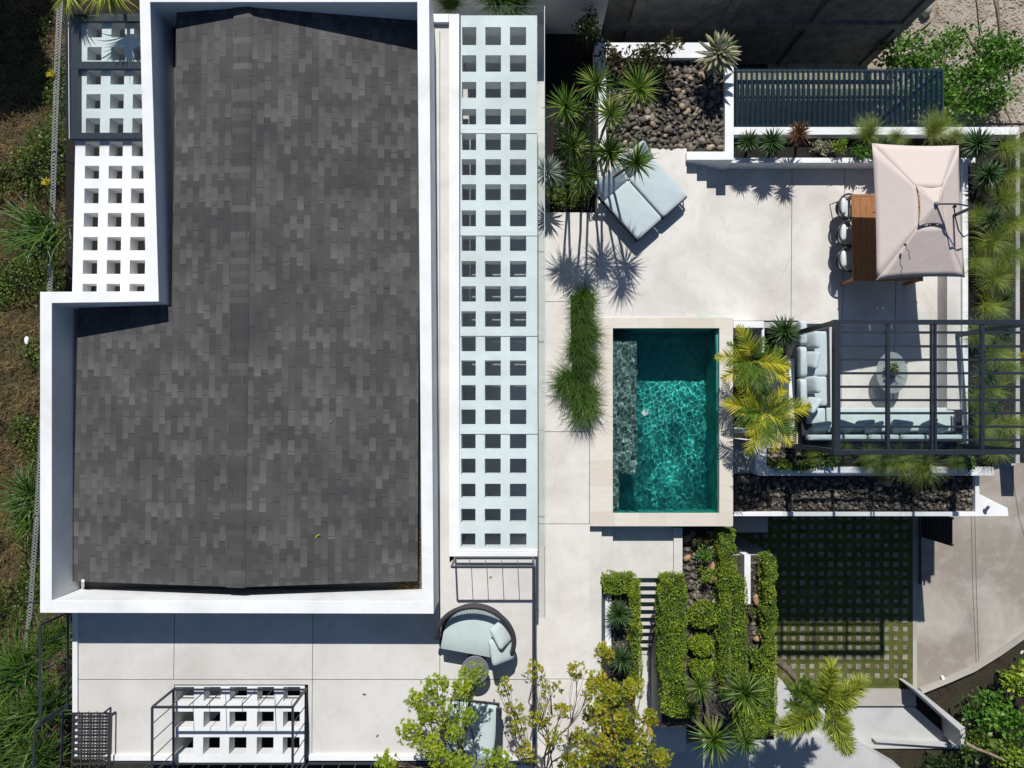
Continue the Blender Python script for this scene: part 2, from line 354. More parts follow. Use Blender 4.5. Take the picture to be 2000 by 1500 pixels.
def mk_stone():
    m, nt, bs = newmat("river_stone"); oi = nd(nt, "ObjectInfo")
    c = ramp(nt, oi.outputs["Random"], [(0.0, (0.06, 0.05, 0.038)), (0.3, (0.12, 0.10, 0.075)), (0.55, (0.19, 0.155, 0.11)), (0.8, (0.27, 0.22, 0.16)), (0.93, (0.44, 0.32, 0.20)), (1.0, (0.5, 0.45, 0.36))])
    c = mixc(nt, mathn(nt, 'MULTIPLY', noisen(nt, 25, 4), 0.5), c, (0.07, 0.06, 0.05))
    nt.links.new(c, bs.inputs["Base Color"]); bs.inputs["Roughness"].default_value = 0.7
    return m
M['stone'] = mk_stone()
def mk_terrain(name, stops, sc=1.2, b=1.0):
    m, nt, bs = newmat(name)
    n1 = noisen(nt, sc, 8, 0.7, dist=0.4); n2 = noisen(nt, sc * 14, 5, 0.7)
    f = mathn(nt, 'ADD', mathn(nt, 'MULTIPLY', n1, 0.65), mathn(nt, 'MULTIPLY', n2, 0.35))
    nt.links.new(ramp(nt, f, stops), bs.inputs["Base Color"]); bs.inputs["Roughness"].default_value = 1
    bump(nt, bs, n2, b, 0.08); return m
M['hill'] = mk_terrain("scrub_ground", [(0.38, (0.008, 0.006, 0.004)), (0.48, (0.045, 0.03, 0.016)), (0.56, (0.03, 0.04, 0.012)), (0.68, (0.13, 0.09, 0.05))])
M['gravel'] = mk_terrain("pale_rubble", [(0.36, (0.20, 0.15, 0.11)), (0.47, (0.50, 0.42, 0.33)), (0.6, (0.68, 0.60, 0.50))], 2.2)
M['block'] = mk_terrain("grey_block_render", [(0.35, (0.09, 0.10, 0.10)), (0.6, (0.30, 0.30, 0.29))], 3.0, 0.6)
M['lawn'] = mk_terrain("lawn_soil", [(0.35, (0.05, 0.058, 0.014)), (0.5, (0.12, 0.145, 0.022)), (0.65, (0.21, 0.215, 0.05))], 2.6)
M['paver'] = plain("paver_stone", (0.25, 0.215, 0.18), 0.9, 0, 0.4, 3.5)
def mk_wood():
    m, nt, bs = newmat("teak"); pos = nd(nt, "NewGeometry").outputs["Position"]
    s = nd(nt, "Mapping"); s.inputs["Scale"].default_value = (14, 1.2, 1); nt.links.new(pos, s.inputs["Vector"])
    n = noisen(nt, 3, 6, 0.6, s.outputs[0], 0.4)
    nt.links.new(ramp(nt, n, [(0.3, (0.22, 0.085, 0.028)), (0.7, (0.42, 0.185, 0.065))]), bs.inputs["Base Color"]); bs.inputs["Roughness"].default_value = 0.5
    return m
M['wood'] = mk_wood()
# ------------------------------------------------------------------ levels (metres, pool deck = 0)
ZT = 2.2; ZP = 3.2; ZD = -0.75; ZG = -4.8; ZL = -1.5; ZS = -2.1
WH, DK = M['white'], M['deck']
def pr(loops, z, z0, mat=None, mb=None):
    mb = mb or MB(); L_ = loops if isinstance(loops[0], list) else [loops]
    return mb.prism([WL(l, z) for l in L_], z0, mat)
def struct(name, mb, mat=None, bevel=0): return mb.build(name, mat, kind='structure', bevel=bevel)
def joints(mb, segs, z, w=0.012):
    for (x0, y0, x1, y1) in segs:
        a, b = W(x0, y0, z + .003), W(x1, y1, z + .003); d = (b - a).normalized(); n = Vector((-d.y, d.x, 0)) * w / 2
        mb.add([a + n, b + n, b - n, a - n], [(3, 2, 1, 0)], M['joint'])
def grid_slab(xs, ys, z, z0, hole, mb=None, mat=None):
    """white slab with square openings; xs, ys pixel lines at height z"""
    mb = mb or MB(); X = [W(x, 750, z).x for x in xs]; Y = [W(1000, y, z).y for y in ys]
    idx = {}; vs = []; fs = []
    def v(i, j, k):
        if (i, j, k) not in idx: idx[(i, j, k)] = len(vs); vs.append((X[i], Y[j], (z, z0)[k]))
        return idx[(i, j, k)]
    nx, ny = len(X) - 1, len(Y) - 1
    sol = lambda i, j: 0 <= i < nx and 0 <= j < ny and not hole(i, j)
    for i in range(nx):
        for j in range(ny):
            if not sol(i, j): continue
            fs.append((v(i, j + 1, 0), v(i + 1, j + 1, 0), v(i + 1, j, 0), v(i, j, 0)))
            fs.append((v(i, j, 1), v(i + 1, j, 1), v(i + 1, j + 1, 1), v(i, j + 1, 1)))
            if not sol(i - 1, j): fs.append((v(i, j, 0), v(i, j, 1), v(i, j + 1, 1), v(i, j + 1, 0)))
            if not sol(i + 1, j): fs.append((v(i + 1, j + 1, 0), v(i + 1, j + 1, 1), v(i + 1, j, 1), v(i + 1, j, 0)))
            if not sol(i, j - 1): fs.append((v(i + 1, j, 0), v(i + 1, j, 1), v(i, j, 1), v(i, j, 0)))
            if not sol(i, j + 1): fs.append((v(i, j + 1, 0), v(i, j + 1, 1), v(i + 1, j + 1, 1), v(i + 1, j + 1, 0)))
    return mb.add(vs, fs, mat)
# ------------------------------------------------------------------ ground, road, drive
g = MB(); g.add([(-400, -400, ZG - .06), (400, -400, ZG - .06), (400, 400, ZG - .06), (-400, 400, ZG - .06)], [(0, 1, 2, 3)])
struct('ground', g, M['hill'])
def terrain(name, x0, x1, y0, y1, fn, mat, step=0.35):
    nx, ny = int((x1 - x0) / step) + 1, int((y1 - y0) / step) + 1; m = MB()
    vs = [(x0 + (x1 - x0) * i / nx, y0 + (y1 - y0) * j / ny, fn(x0 + (x1 - x0) * i / nx, y0 + (y1 - y0) * j / ny)) for j in range(ny + 1) for i in range(nx + 1)]
    m.add(vs, [(j * (nx + 1) + i, j * (nx + 1) + i + 1, (j + 1) * (nx + 1) + i + 1, (j + 1) * (nx + 1) + i) for j in range(ny) for i in range(nx)])
    return m.build(name, mat, kind='structure', smooth=True)
def hill_z(x, y):
    e = max(0.0, (abs(y) - 14) / 10, (-16 - x) / 10)
    return ZL + 0.35 * noise.noise(Vector((x * .5, y * .5, 0))) + 0.12 * noise.noise(Vector((x * 2, y * 2, 3))) - 3.6 * min(1, e) ** 1.3
terrain('hillside', -28, -8.6, -26, 26, hill_z, M['hill'])
struct('road', pr([(1788, 240), (2700, 240), (2700, 900), (2020, 1225), (1965, 1262), (1900, 1303), (1850, 1325), (1796, 1345), (1788, 1345)], ZG, ZG - .2), M['road'])
j = MB(); joints(j, [(1897, 1008, 1900, 1150), (1900, 1150, 1907, 1300), (1904, 1008, 1907, 1150), (1907, 1150, 1912, 1298), (1970, 880, 1990, 1010), (1990, 1010, 2040, 1180)], ZG, .02)
struct('road_joint', j)
struct('rubble_ground', pr([(1500, -700), (2700, -700), (2700, 240), (1500, 240)], ZG + .06, ZG - .2), M['gravel'])
k = MB(); cv = [(2060, 1195), (2000, 1240), (1950, 1275), (1900, 1306), (1850, 1328), (1798, 1349)]
for a, b in zip(cv, cv[1:]):
    k.bar(W(*a, ZG + .05), W(*b, ZG + .05), .13, .16)
struct('road_kerb', k, M['kerb'])
struct('drive_kerb', pr(rect(1783, 990, 1791, 1345), ZG + .03, ZG - .2), M['kerb'])
struct('driveway_lawn', pr(rect(1380, 900, 1783, 1345), ZG + .01, ZG - .3), M['lawn'])
pv = MB(); random.seed(4)
for c in range(17):
    for r_ in range(22):
        x, y = 1768 - c * 18.2, 1320 - r_ * 18.2
        s = 4.9 + random.uniform(-1.2, .4); dx, dy = random.uniform(-.6, .6), random.uniform(-.6, .6)
        pr(rect(x - s + dx, y - s + dy, x + s + dx, y + s + dy), ZG + .03 + random.uniform(-.004, .006), ZG, None, pv)
struct('driveway_pavers', pv, M['paver'])
# ------------------------------------------------------------------ neighbours' walls to the north
yw = W(1600, 130, ZG).y; x0 = -3.0; x1 = W(1690, 130, ZG).x
nb = empty('neighbour_wall', (0, yw, ZG), 'tall grey block wall with concrete frame north of the villa', 'wall')
w = MB(); w.box(((x0 + x1) / 2, yw + .17, (ZG + 1.0) / 2), (x1 - x0, .2, 1.0 - ZG)); w.build('block_infill', M['block'], nb)
for z in (-2.35, 0.4):
    w = MB(); w.box(((x0 + x1) / 2, yw + .1, z), (x1 - x0 + .1, .3, .26)); w.build('concrete_beam', M['block'], nb, .01)
for i in range(6):
    x = x1 - .1 - i * 2.55
    for (a, b) in ((ZG, -2.48), (-2.22, .27), (.53, 1.06)):
        w = MB(); w.box((x, yw + .115, (a + b) / 2), (.26, .29, b - a)); w.build('concrete_column', M['block'], nb, .01)
yb = W(1000, 66, -.5).y
w = MB(); w.box(((W(845, 60, 0).x + W(1178, 60, 0).x) / 2, yb + .1, -1.2), (W(1178, 60, 0).x - W(845, 60, 0).x, .2, 5.6))
w.build('garden_wall', M['greyface'], bevel=.01, label='plain grey rendered garden wall behind the glass canopy end', cat='wall')
struct('alley', pr(rect(860, -60, 1180, 440), -.5, ZG), M['soil'])
# ------------------------------------------------------------------ the villa
hx, hy = W(480, 700, ZT).x, W(480, 700, ZT).y
villa = empty('villa', (hx, hy, ZG), 'white flat-walled villa with dark grey shingle roof behind tall parapets', 'house')
OUT = [(272, -16), (838, -16), (847, 1199), (78, 1197), (78, 570), (285, 569)]
INN = [(293, 4), (815, 4), (824, 1174), (101, 1173), (101, 592), (310, 589)]
pr([OUT, INN], ZP, 1.5).build('parapet', WH, villa, .008)
pr(rect(90, 575, 843, 1188), 1.45, ZG, None, pr(rect(290, -5, 838, 580), 1.44, ZG)).build('wall', WH, villa)
gz = 2.22
pr([(280, -8), (830, -8), (838, 1185), (90, 1185), (90, 580), (300, 580)], gz, 1.6).build('gutter_floor', M['joint'], villa)
# gable roof planes: r = drop below the parapet / distance, read from the shadows on it
def roof_z(px):
    r_ = 0.0125 + (0.0001 if px > 475 else 0.000101) * abs(px - 475)
    return ZP - r_ * 14.6 / (1 - r_)
def roof_pt(px, py): return W(px, py, roof_z(px))
RX = 478
ysouth = roof_pt(475, 1147).y; ynorth = roof_pt(475, 6).y
xl0, xl1, xr, xm = roof_pt(148, 800).x, roof_pt(340, 300).x, roof_pt(817, 800).x, roof_pt(RX, 700).x
zl0, zl1, zr, zm = roof_z(148), roof_z(340), roof_z(817), roof_z(RX)
ynotch = W(300, 597, zl1).y - 0.02
def slab(mb, pts, th=.09):
    mb.add(list(pts) + [Vector((p[0], p[1], p[2] - th)) for p in pts],
           [tuple(range(len(pts))), tuple(range(len(pts), 2 * len(pts)))[::-1]] + [(i, i + len(pts), (i + 1) % len(pts) + len(pts), (i + 1) % len(pts))[::1] for i in range(len(pts))])
rf = MB()
slab(rf, [(xl0, ysouth, zl0), (xm, ysouth, zm), (xm, ynorth, zm), (xl1, ynorth, zl1), (xl1, ynotch, zl1), (xl0, ynotch, zl0)])
slab(rf, [(xm, ysouth, zm), (xr, ysouth, zr), (xr, ynorth, zr), (xm, ynorth, zm)])
roof = rf.build('roof', M['shingle'], villa)
rc = MB(); x0_, x1_ = roof_pt(448, 700).x, roof_pt(485, 700).x
slab(rc, [(x0_, ysouth - .01, roof_z(448) + .022), (xm, ysouth - .01, zm + .03), (xm, ynorth, zm + .03), (x0_, ynorth, roof_z(448) + .022)], .02)
slab(rc, [(xm, ysouth - .01, zm + .03), (x1_, ysouth - .01, roof_z(485) + .012), (x1_, ynorth, roof_z(485) + .012), (xm, ynorth, zm + .03)], .02)
rc.build('ridge_cap', M['ridge'], roof)
w = MB(); w.tube([W(162, 1134, gz + .35), W(162, 1150, gz + .02)], .03, 8); w.build('drain_pipe', WH, villa)
t = MB(); pr([(836, 27), (878, 27), (878, 1100), (898, 1080), (1046, 1080), (1046, 1484), (602, 1484), (602, 1337), (340, 1337), (340, 1484), (150, 1484), (150, 1150), (836, 1150)], ZT, -1.4, M['terrace'], t)
joints(t, [(341, 1190, 339, 1326), (611, 1190, 609, 1480), (859, 60, 859, 1326), (150, 1327, 1040, 1327), (150, 1200, 151, 1484)], ZT, .012)
struct('roof_terrace', t)
kb = MB(); pr([(877, 27), (897, 27), (897, 1078), (1050, 1078), (1050, 1087), (877, 1087)], ZT + .09, 1.5, None, kb)
kb.build('terrace_kerb', WH, villa, .006)
for rc_, z_, zb_ in ((rect(838, 27, 876.5, 43), .10, 1.52), (rect(141, 1160, 151, 1478), .05, -1.4), (rect(205, 1475, 339, 1486), .06, 1.51), (rect(603, 1475, 1040, 1486), .06, 1.51)):
    pr(rc_, ZT + z_, zb_).build('terrace_kerb', WH, villa, .006)
w = MB(); w.box(((W(898, 30, 2).x + W(1050, 30, 2).x) / 2, W(975, 40, ZT).y, .95), (W(1050, 30, 2).x - W(898, 30, 2).x - .06, .16, 1.88)); w.build('end_wall', WH, villa)
for i in range(5):
    w = MB(); w.box((W(1046, 30, ZT).x, W(1040, 60 + i * 250, ZT).y - .3, .95), (.10, .10, 1.9)); w.build('pillar', WH, villa)
# perforated white slabs
yR = [53, 88, 108, 140, 160, 191, 213, 243, 261, 293, 311, 342, 360, 391, 411, 442, 460, 490, 510, 541, 559, 589, 608, 638, 656, 686, 704, 734, 752, 782, 800, 829, 848, 877, 896, 926, 945, 973, 994, 1021, 1042, 1069]
o = grid_slab([898, 901, 929, 947, 978, 996, 1028, 1050], [30] + yR + [1077], ZT + .06, ZT - .30, lambda i, j: i % 2 == 1 and j % 2 == 1)
o.build('perforated_canopy', WH, None, .004, label='long white slab with three columns of square openings under clear glass', cat='canopy')
yL = [43, 73, 92, 118, 136, 165, 184, 212, 231, 259, 277, 305, 324, 349, 368, 397, 416, 443, 463, 489, 508, 535, 554, 580]
o = grid_slab([137, 157, 185, 204, 231, 249, 279, 300], [28] + yL + [584], ZT, ZT - .34, lambda i, j: i % 2 == 1 and j % 2 == 1)
o.build('perforated_canopy', WH, None, .004, label='short white slab with square openings at the west side beside the hillside', cat='canopy')
o = grid_slab([342, 352, 388, 407, 439, 457, 490, 510, 542, 560, 592, 601], [1337.5, 1342, 1370, 1390, 1421, 1440, 1474, 1493], ZT - .04, ZT - .36, lambda i, j: i % 2 == 1 and j % 2 == 1)
o.build('perforated_canopy', WH, None, .004, label='small white slab with square openings inside the railing of the south terrace', cat='canopy')
gc = empty('glass_canopy', W(975, 540, ZT + .1), 'clear glass sheets laid over the long perforated white slab', 'glass canopy')
for a, b in ((12, 251), (253, 452), (454, 649), (651, 841), (843, 1067)):
    p = pr(rect(898, a, 1063, b), ZT + .13, ZT + .118).build('glass_panel', M['glass'], gc)
for y in (252, 453, 650, 842):
    s = MB(); s.bar(W(898, y, ZT + .135), W(1064, y, ZT + .135), .012, .008); s.build('seam', M['glassedge'], gc)
s = MB(); s.bar(W(1063.5, 12, ZT + .125), W(1063.5, 1067, ZT + .125), .012, .012)
s.build('seam', M['glassedge'], gc)
wf = empty('framed_glass_roof', W(200, 150, ZT), 'glass pane in a dark metal frame over the west perforated slab', 'glass roof')
pr(rect(121, 26, 276, 270), ZT + .16, ZT + .15).build('glass_panel', M['glass'], wf)
for (a, b, c, d) in ((139, 41, 153, 120), (139, 134, 153, 259), (137, 27, 277, 41), (137, 120, 277, 134), (137, 259, 277, 271)):
    pr(rect(a, b, c, d), ZT + .12, ZT + .03).build('frame', M['steel'] if 0 else M['metal'], wf, .003)
b_ = MB(); b_.bar(W(134, 26, ZT + .14), W(136, 271, ZT + .14), .012, .03); b_.build('trim', WH, wf)
struct('side_yard', pr(rect(128, 20, 330, 600), -1.0, -3), M['soil'])
# ------------------------------------------------------------------ pool deck and its steps
d = MB()
pr([(880, 20), (1063, 20), (1063, 415), (1167, 415), (1167, 290), (1341, 290), (1341, 622), (1152, 622), (1152, 1560), (880, 1560)], 0, -1.1, M['deck'], d)
joints(d, [(1063, 589, 1110, 589), (1063, 773, 1085, 773), (1063, 843, 1150, 843), (1050, 1023, 1151, 1023), (1063, 415, 1063, 420), (1166, 418, 1166, 560), (1151, 800, 1151, 1023), (880, 1326, 1150, 1326)], 0, .012)
struct('pool_deck', d)
st = MB()
pr(rect(1341, 300, 1361, 622), -.15, -1.12, None, st); pr(rect(1361, 300, 1380, 622), -.30, -1.14, None, st)
pr(rect(1380, 300, 1398, 622), -.45, -1.16, None, st); pr(rect(1398, 300, 1417, 622), -.60, -1.18, None, st)
struct('deck_steps', st, DK)
st = MB(); pr(rect(1152, 1020, 1175, 1560), -.15, -1.2, None, st); pr(rect(1175, 1020, 1197, 1128), -.30, -1.22, None, st); pr(rect(1197, 1020, 1316, 1129), -.45, -2.4, None, st)
struct('entry_landing', st, M['terrace'], .004)
dd = MB()
pr([(1417, 322), (1905, 322), (1905, 876), (1556, 876), (1556, 640), (1560, 626), (1432, 626), (1417, 626)], ZD, ZG + .02, M['deck'], dd)
joints(dd, [(1547, 330, 1545, 620), (1650, 330, 1645, 640), (1750, 545, 1745, 800), (1645, 640, 1643, 800)], ZD, .014)
struct('dining_deck', dd)
struct('palm_pit', pr(rect(1428, 600, 1560, 1010), -2.3, ZG), M['soil'])
struct('platform', pr([(1433, 255), (1984, 255), (1984, 908), (1909, 925), (1909, 1000), (1433, 1000), (1433, 866), (1560, 866), (1560, 640), (1433, 640)], ZD - .04, ZG), M['greyface'])
# pool
pool = empty('swimming_pool', W(1300, 820, -1.5), 'rectangular green-tiled swimming pool with pale travertine edge', 'swimming pool')
pr([rect(1152, 620, 1432, 1028), rect(1197, 641, 1405, 1003)], .03, -.10).build('coping', M['coping'], pool, .006)
cx0, cy0 = W(1197, 641, .03).x, W(1197, 641, .03).y; cx1, cy1 = W(1405, 1003, .03).x, W(1405, 1003, .03).y
def mk_pooltile(name, stops):
    m, nt, bs = newmat(name); pos = nd(nt, "NewGeometry").outputs["Position"]
    v = nd(nt, "TexVoronoi"); v.distance = 'CHEBYCHEV'; v.inputs["Scale"].default_value = 9; v.inputs["Randomness"].default_value = .35; nt.links.new(pos, v.inputs["Vector"])
    sp = nd(nt, "SeparateXYZ"); nt.links.new(v.outputs["Color"], sp.inputs[0])
    c = ramp(nt, sp.outputs[0], stops)
    n = ramp(nt, noisen(nt, 1.4, 5, .6, None, .4), [(.4, (.75, .75, .75)), (.65, (1.15, 1.15, 1.15))])
    nt.links.new(mixc(nt, 1, c, n, 'MULTIPLY'), bs.inputs["Base Color"]); bs.inputs["Roughness"].default_value = .7
    return m
M['tile'] = mk_pooltile("teal_stone_mosaic", [(0, (0.015, 0.40, 0.34)), (.5, (0.03, 0.50, 0.43)), (1, (0.06, 0.60, 0.52))])
M['tile2'] = mk_pooltile("grey_green_stone_mosaic", [(0, (0.03, 0.07, 0.06)), (.5, (0.09, 0.16, 0.14)), (1, (0.26, 0.36, 0.33))])
sh = MB(); e = .0
for (a, b, c, d_) in ((cx0 - .25, cy1 - .25, cx0, cy0 + .25), (cx1, cy1 - .25, cx1 + .25, cy0 + .25), (cx0, cy0, cx1, cy0 + .25), (cx0, cy1 - .25, cx1, cy1)):
    sh.box(((a + c) / 2, (b + d_) / 2, -.95), (c - a, d_ - b, 1.64))
sh.box(((cx0 + cx1) / 2, (cy0 + cy1) / 2, -1.58), (cx1 - cx0 + .5, cy0 - cy1 + .5, .2))
sh.build('basin', M['tile'], pool)
xb = W(1243, 800, -.4).x; yb0, yb1 = W(1200, 664, -.4).y, W(1200, 925, -.4).y
s = MB(); s.box(((cx0 + xb) / 2 - .01, (yb0 + yb1) / 2, -.98), (xb - cx0 + .02, yb0 - yb1, 1.16))
s.box((cx0 + .09, (yb1 - .002 + cy1) / 2, -.985), (.2, yb1 - .002 - cy1, 1.15))
s.build('bench', M['tile2'], pool)
s = MB(); s.lathe(((cx0 + cx1) / 2 - .28, (cy0 + cy1) / 2 + .18, -1.479), [(.09, 0), (.09, .02), (.07, .03)], 16); s.build('glint_disc', M['litter'], pool)  # white disc on the floor standing in for a glint on the water
def mk_water():
    m, nt, bs = newmat("pool_water"); nt.nodes.remove(bs); out = nt.nodes["Material Output"]
    gl = nd(nt, "BsdfGlass"); gl.inputs["IOR"].default_value = 1.33; gl.inputs["Roughness"].default_value = 0.0; gl.inputs["Color"].default_value = (0.90, 0.99, 0.985, 1)
    nt.links.new(gl.outputs[0], out.inputs[0])
    return m
M['water'] = mk_water()
nx, ny = 230, 380; wx0, wx1, wy0, wy1 = cx0 - .02, cx1 + .02, cy1 - .02, cy0 + .02
random.seed(12)
WV = []
for q in range(26):
    a = random.uniform(0, 2 * math.pi); k_ = random.uniform(14, 60); WV.append((math.cos(a) * k_, math.sin(a) * k_, random.uniform(0, 6.28), .17 / k_ ** 1.55))
for q in range(12):
    a = random.uniform(0, 2 * math.pi); k_ = random.uniform(50, 95); WV.append((math.cos(a) * k_, math.sin(a) * k_, random.uniform(0, 6.28), 1.25 / k_ ** 2))
def wz(x, y):
    fade = .30 + .45 * (wy1 - y) / (wy1 - wy0) + .35 * noise.noise(Vector((x * .9, y * .9, 7))) + (.75 if x < cx0 + .62 else 0)
    return -.11 + sum(A * math.sin(kx * x + ky * y + p) for kx, ky, p, A in WV) * fade
wm = MB(); vs = [(wx0 + (wx1 - wx0) * i / nx, wy0 + (wy1 - wy0) * j / ny, 0) for j in range(ny + 1) for i in range(nx + 1)]
vs = [(x, y, wz(x, y)) for x, y, _ in vs]
wm.add(vs, [(j * (nx + 1) + i, j * (nx + 1) + i + 1, (j + 1) * (nx + 1) + i + 1, (j + 1) * (nx + 1) + i) for j in range(ny) for i in range(nx)])
n0 = len(wm.v); zb = -1.66
edge = [i for i in range(nx + 1)] + [(j) * (nx + 1) + nx for j in range(1, ny + 1)] + [ny * (nx + 1) + i for i in range(nx - 1, -1, -1)] + [j * (nx + 1) for j in range(ny - 1, 0, -1)]
wm.v.extend([(wm.v[i][0], wm.v[i][1], zb) for i in edge]); ne = len(edge)
wm.f.extend([(edge[i], n0 + i, n0 + (i + 1) % ne, edge[(i + 1) % ne]) for i in range(ne)]); wm.m.extend([0] * ne)
wm.f.append(tuple(n0 + i for i in range(ne))[::-1]); wm.m.append(0)
water = wm.build('water', M['water'], pool, smooth=True)
try:
    water.cycles.is_caustics_caster = True; sl.cycles.is_caustics_light = True
    for o in children_of(pool):
        if o.name.split('.')[0] in ('basin', 'bench', 'glint_disc'): o.cycles.is_caustics_receiver = True
except Exception as ex: print("caustics", ex)
s = MB(); s.lathe(W(1177, 822, .03), [(.085, 0), (.085, .008), (.07, .014), (.02, .014), (.018, .02)], 20)
s.build('skimmer_lid', WH, pool)
# ------------------------------------------------------------------ planter walls on the pool side
o = pr([rect(1163, 83, 1433, 311), rect(1184, 113, 1416, 295)], .13, -1.0)
# south wall is level with the deck west of x=1341: cut as a ring plus low slab
def wall(name, loops, z, z0, label, mat=None, cat='wall', bevel=.006):
    return pr(loops, z, z0).build(name, mat or WH, None, bevel, label=label, cat=cat)
wall('planter_wall', [(1163, 83), (1433, 83), (1433, 312), (1341, 312), (1341, 296), (1416, 296), (1416, 113), (1184, 113), (1184, 420), (1169, 420), (1169, 120), (1163, 120)], .13, ZG, 'white low wall around the square bed of river stones')
struct('stone_bed', pr(rect(1184, 113, 1416, 296), -.06, -1.05), M['pebblebase'])
struct('plant_bed', pr(rect(1063, 120, 1169, 415), -.42, ZG), M['soil'])
wall('planter_wall', [(1433, 248), (1990, 248), (1990, 263), (1433, 263)], -.25, ZG, 'white wall along the north of the dining deck beside the slatted glass roof')
wall('planter_wall', rect(1417, 308, 1905, 318), -.28, ZG + .01, 'white wall with narrow vent between the planting strip and the dining deck')
struct('north_bed', pr(rect(1433, 262, 1905, 309), -.5, -1.3), M['soil'])
wall('bench', rect(1850, 330, 1879, 800), ZD + .42, ZD - .02, 'long pale grey cement bench along the east edge of the dining deck', M['greyface'] if 0 else M['terrace'], 'bench')
wall('planter_wall', rect(1880, 310, 1891, 866), ZD + .5, ZG + .03, 'narrow white wall behind the long cement bench')
struct('east_bed', pr([(1892, 262), (1984, 262), (1984, 905), (1892, 905)], -.52, ZG + .04), M['soil'])
wall('planter_wall', rect(1984, 250, 1992, 905), -.45, ZG + .05, 'thin outer wall holding the eastern grass bed', M['greyface'])
struct('boundary_strip', pr(rect(2004, 255, 2030, 905), ZG + 1.2, ZG), M['bark'])
wall('planter_wall', [(1474, 862), (1497, 862), (1497, 912), (1942, 912), (1942, 929), (1482, 929), (1474, 918)], -.30, ZG + .06, 'white corner wall south of the lounge with grasses spilling over')
struct('south_bed', pr([(1497, 876), (1942, 876), (1942, 912), (1497, 912)], -.5, ZG + .07), M['soil'])
struct('lower_bed', pr(rect(1433, 925, 1906, 1001), ZD - .02, -1.5), M['pebblebase'])
wall('ledge_wall', [(1433, 1000), (1905, 1000), (1905, 925), (1913, 925), (1913, 965), (1968, 992), (1970, 1008), (1433, 1008)], -.62, ZG + .08, 'long thin white ledge above the driveway with a pointed east end')
s = MB(); s.tube([W(1934, 985, -.6), W(1934, 985, -.4)], .035, 10); s.tube([W(1934, 985, -.4), W(1934, 985, -.38)], .06, 12)
s.build('bollard_light', WH, None, .003, label='tiny white lamp on the pointed end of the ledge', cat='lamp')
wall('planter_wall', rect(1432.5, 627, 1492, 640), -.15, ZG, 'short white wall beside the north-east corner of the pool')
wall('planter_wall', rect(1541, 700, 1552, 872), -.25, ZG, 'narrow white upright wall between the areca palms and the sofa')
wall('shaft_wall', rect(1488, 640, 1493, 690), -.2, ZG, 'thin white wall under the yucca next to the palms')
wall('shaft_wall', rect(1433, 838, 1476, 846), -.3, ZG, 'white cross wall beneath the southern areca palm')
# ------------------------------------------------------------------ garden below the landing
stairs = empty('garden_stairs', W(1265, 1200, ZS), 'white cement stairs descending between clipped hedges', 'stairs')
sx0, sx1 = W(1238, 1130, -.45).x, W(1294, 1130, -.45).x; sy = W(1265, 1129, -.45).y
for i in range(10):
    z = -.45 - .165 * (i + 1); y0 = sy - .242 * i
    b_ = MB(); b_.box(((sx0 + sx1) / 2, y0 - .121, (z - 2.6) / 2), (sx1 - sx0, .242, z + 2.6)); b_.build('step', M['terrace'], stairs, .005)
struct('garden_path', pr([(1236, 1270), (1296, 1270), (1296, 1400), (1340, 1410), (1340, 1470), (1236, 1470)], ZS - .03, ZG), M['terrace'])
struct('front_slab', pr([(1100, 1455), (1240, 1440), (1290, 1455), (1480, 1442), (1655, 1440), (1765, 1505), (1765, 1700), (1100, 1700)], ZG + .6, ZG - .4), M['lower'])
struct('sloped_concrete', pr([(1480, 1335), (1528, 1330), (1575, 1400), (1650, 1420), (1655, 1450), (1480, 1450)], ZG + .3, ZG - .35), M['lower'])
for bd_, z_ in (([(1292, 1030), (1430, 1030), (1430, 1420), (1292, 1420)], -.7), ([(1431, 1085), (1512, 1085), (1512, 1445), (1431, 1445)], -1.7), ([(1178, 1150), (1240, 1150), (1240, 1420), (1178, 1420)], -.45)):
    struct('garden_tier', pr(bd_, z_ - .05, ZG), M['greyface'])
struct('rock_bed', pr([(1431, 1085), (1512, 1085), (1512, 1445), (1431, 1445)], -1.7, -1.74), M['pebblebase'])
struct('rock_bed', pr([(1178, 1150), (1240, 1150), (1240, 1420), (1178, 1420)], -.45, -.49), M['pebblebase'])
struct('rock_bed', pr([(1292, 1030), (1430, 1030), (1430, 1420), (1292, 1420)], -.7, -.74), M['pebblebase'])
wall('garden_wall', rect(1316, 1031, 1333, 1180), -.36, ZG, 'grey-white wall between the entry landing and the rock bed', M['terrace'])
wall('garden_wall', rect(1454, 1084, 1466, 1180), -1.45, ZG, 'short white wall at the head of the lower rock bed')
wall('garden_wall', rect(1176, 1128, 1181, 1345), -.3, -1.3, 'thin metal-edged wall west of the yucca bed', M['steel'])
wall('garden_wall', rect(1182, 1150, 1194, 1270), -.35, -1.3, 'white strip wall beside the upper yucca of the stair bed')
wall('garage_wall', rect(1433, 1009, 1500, 1040), -2.6, ZG, 'blue-grey shaded wall at the garage corner', M['greyface'])
tr = empty('concrete_trough', W(1780, 1410, ZG), 'open concrete basin with raised rims at the end of the driveway', 'basin')
pr([(1560, 1379), (1786, 1381), (1878, 1462), (1600, 1462)], ZG + .02, ZG - .3).build('floor', M['lower'], tr)
pr([(1560, 1347), (1788, 1347), (1790, 1379), (1560, 1379)], ZG + .12, ZG - .3).build('step', M['kerb'], tr, .005)
pr([(1786, 1347), (1794, 1347), (1885, 1421), (1887, 1462), (1877, 1462), (1876, 1428)], ZG + .9, ZG - .3).build('rim', M['lower'], tr, .005)
pr([(1706, 1444), (1876, 1452), (1876, 1461), (1712, 1450)], ZG + .16, ZG - .29).build('rim', M['lower'], tr, .005)
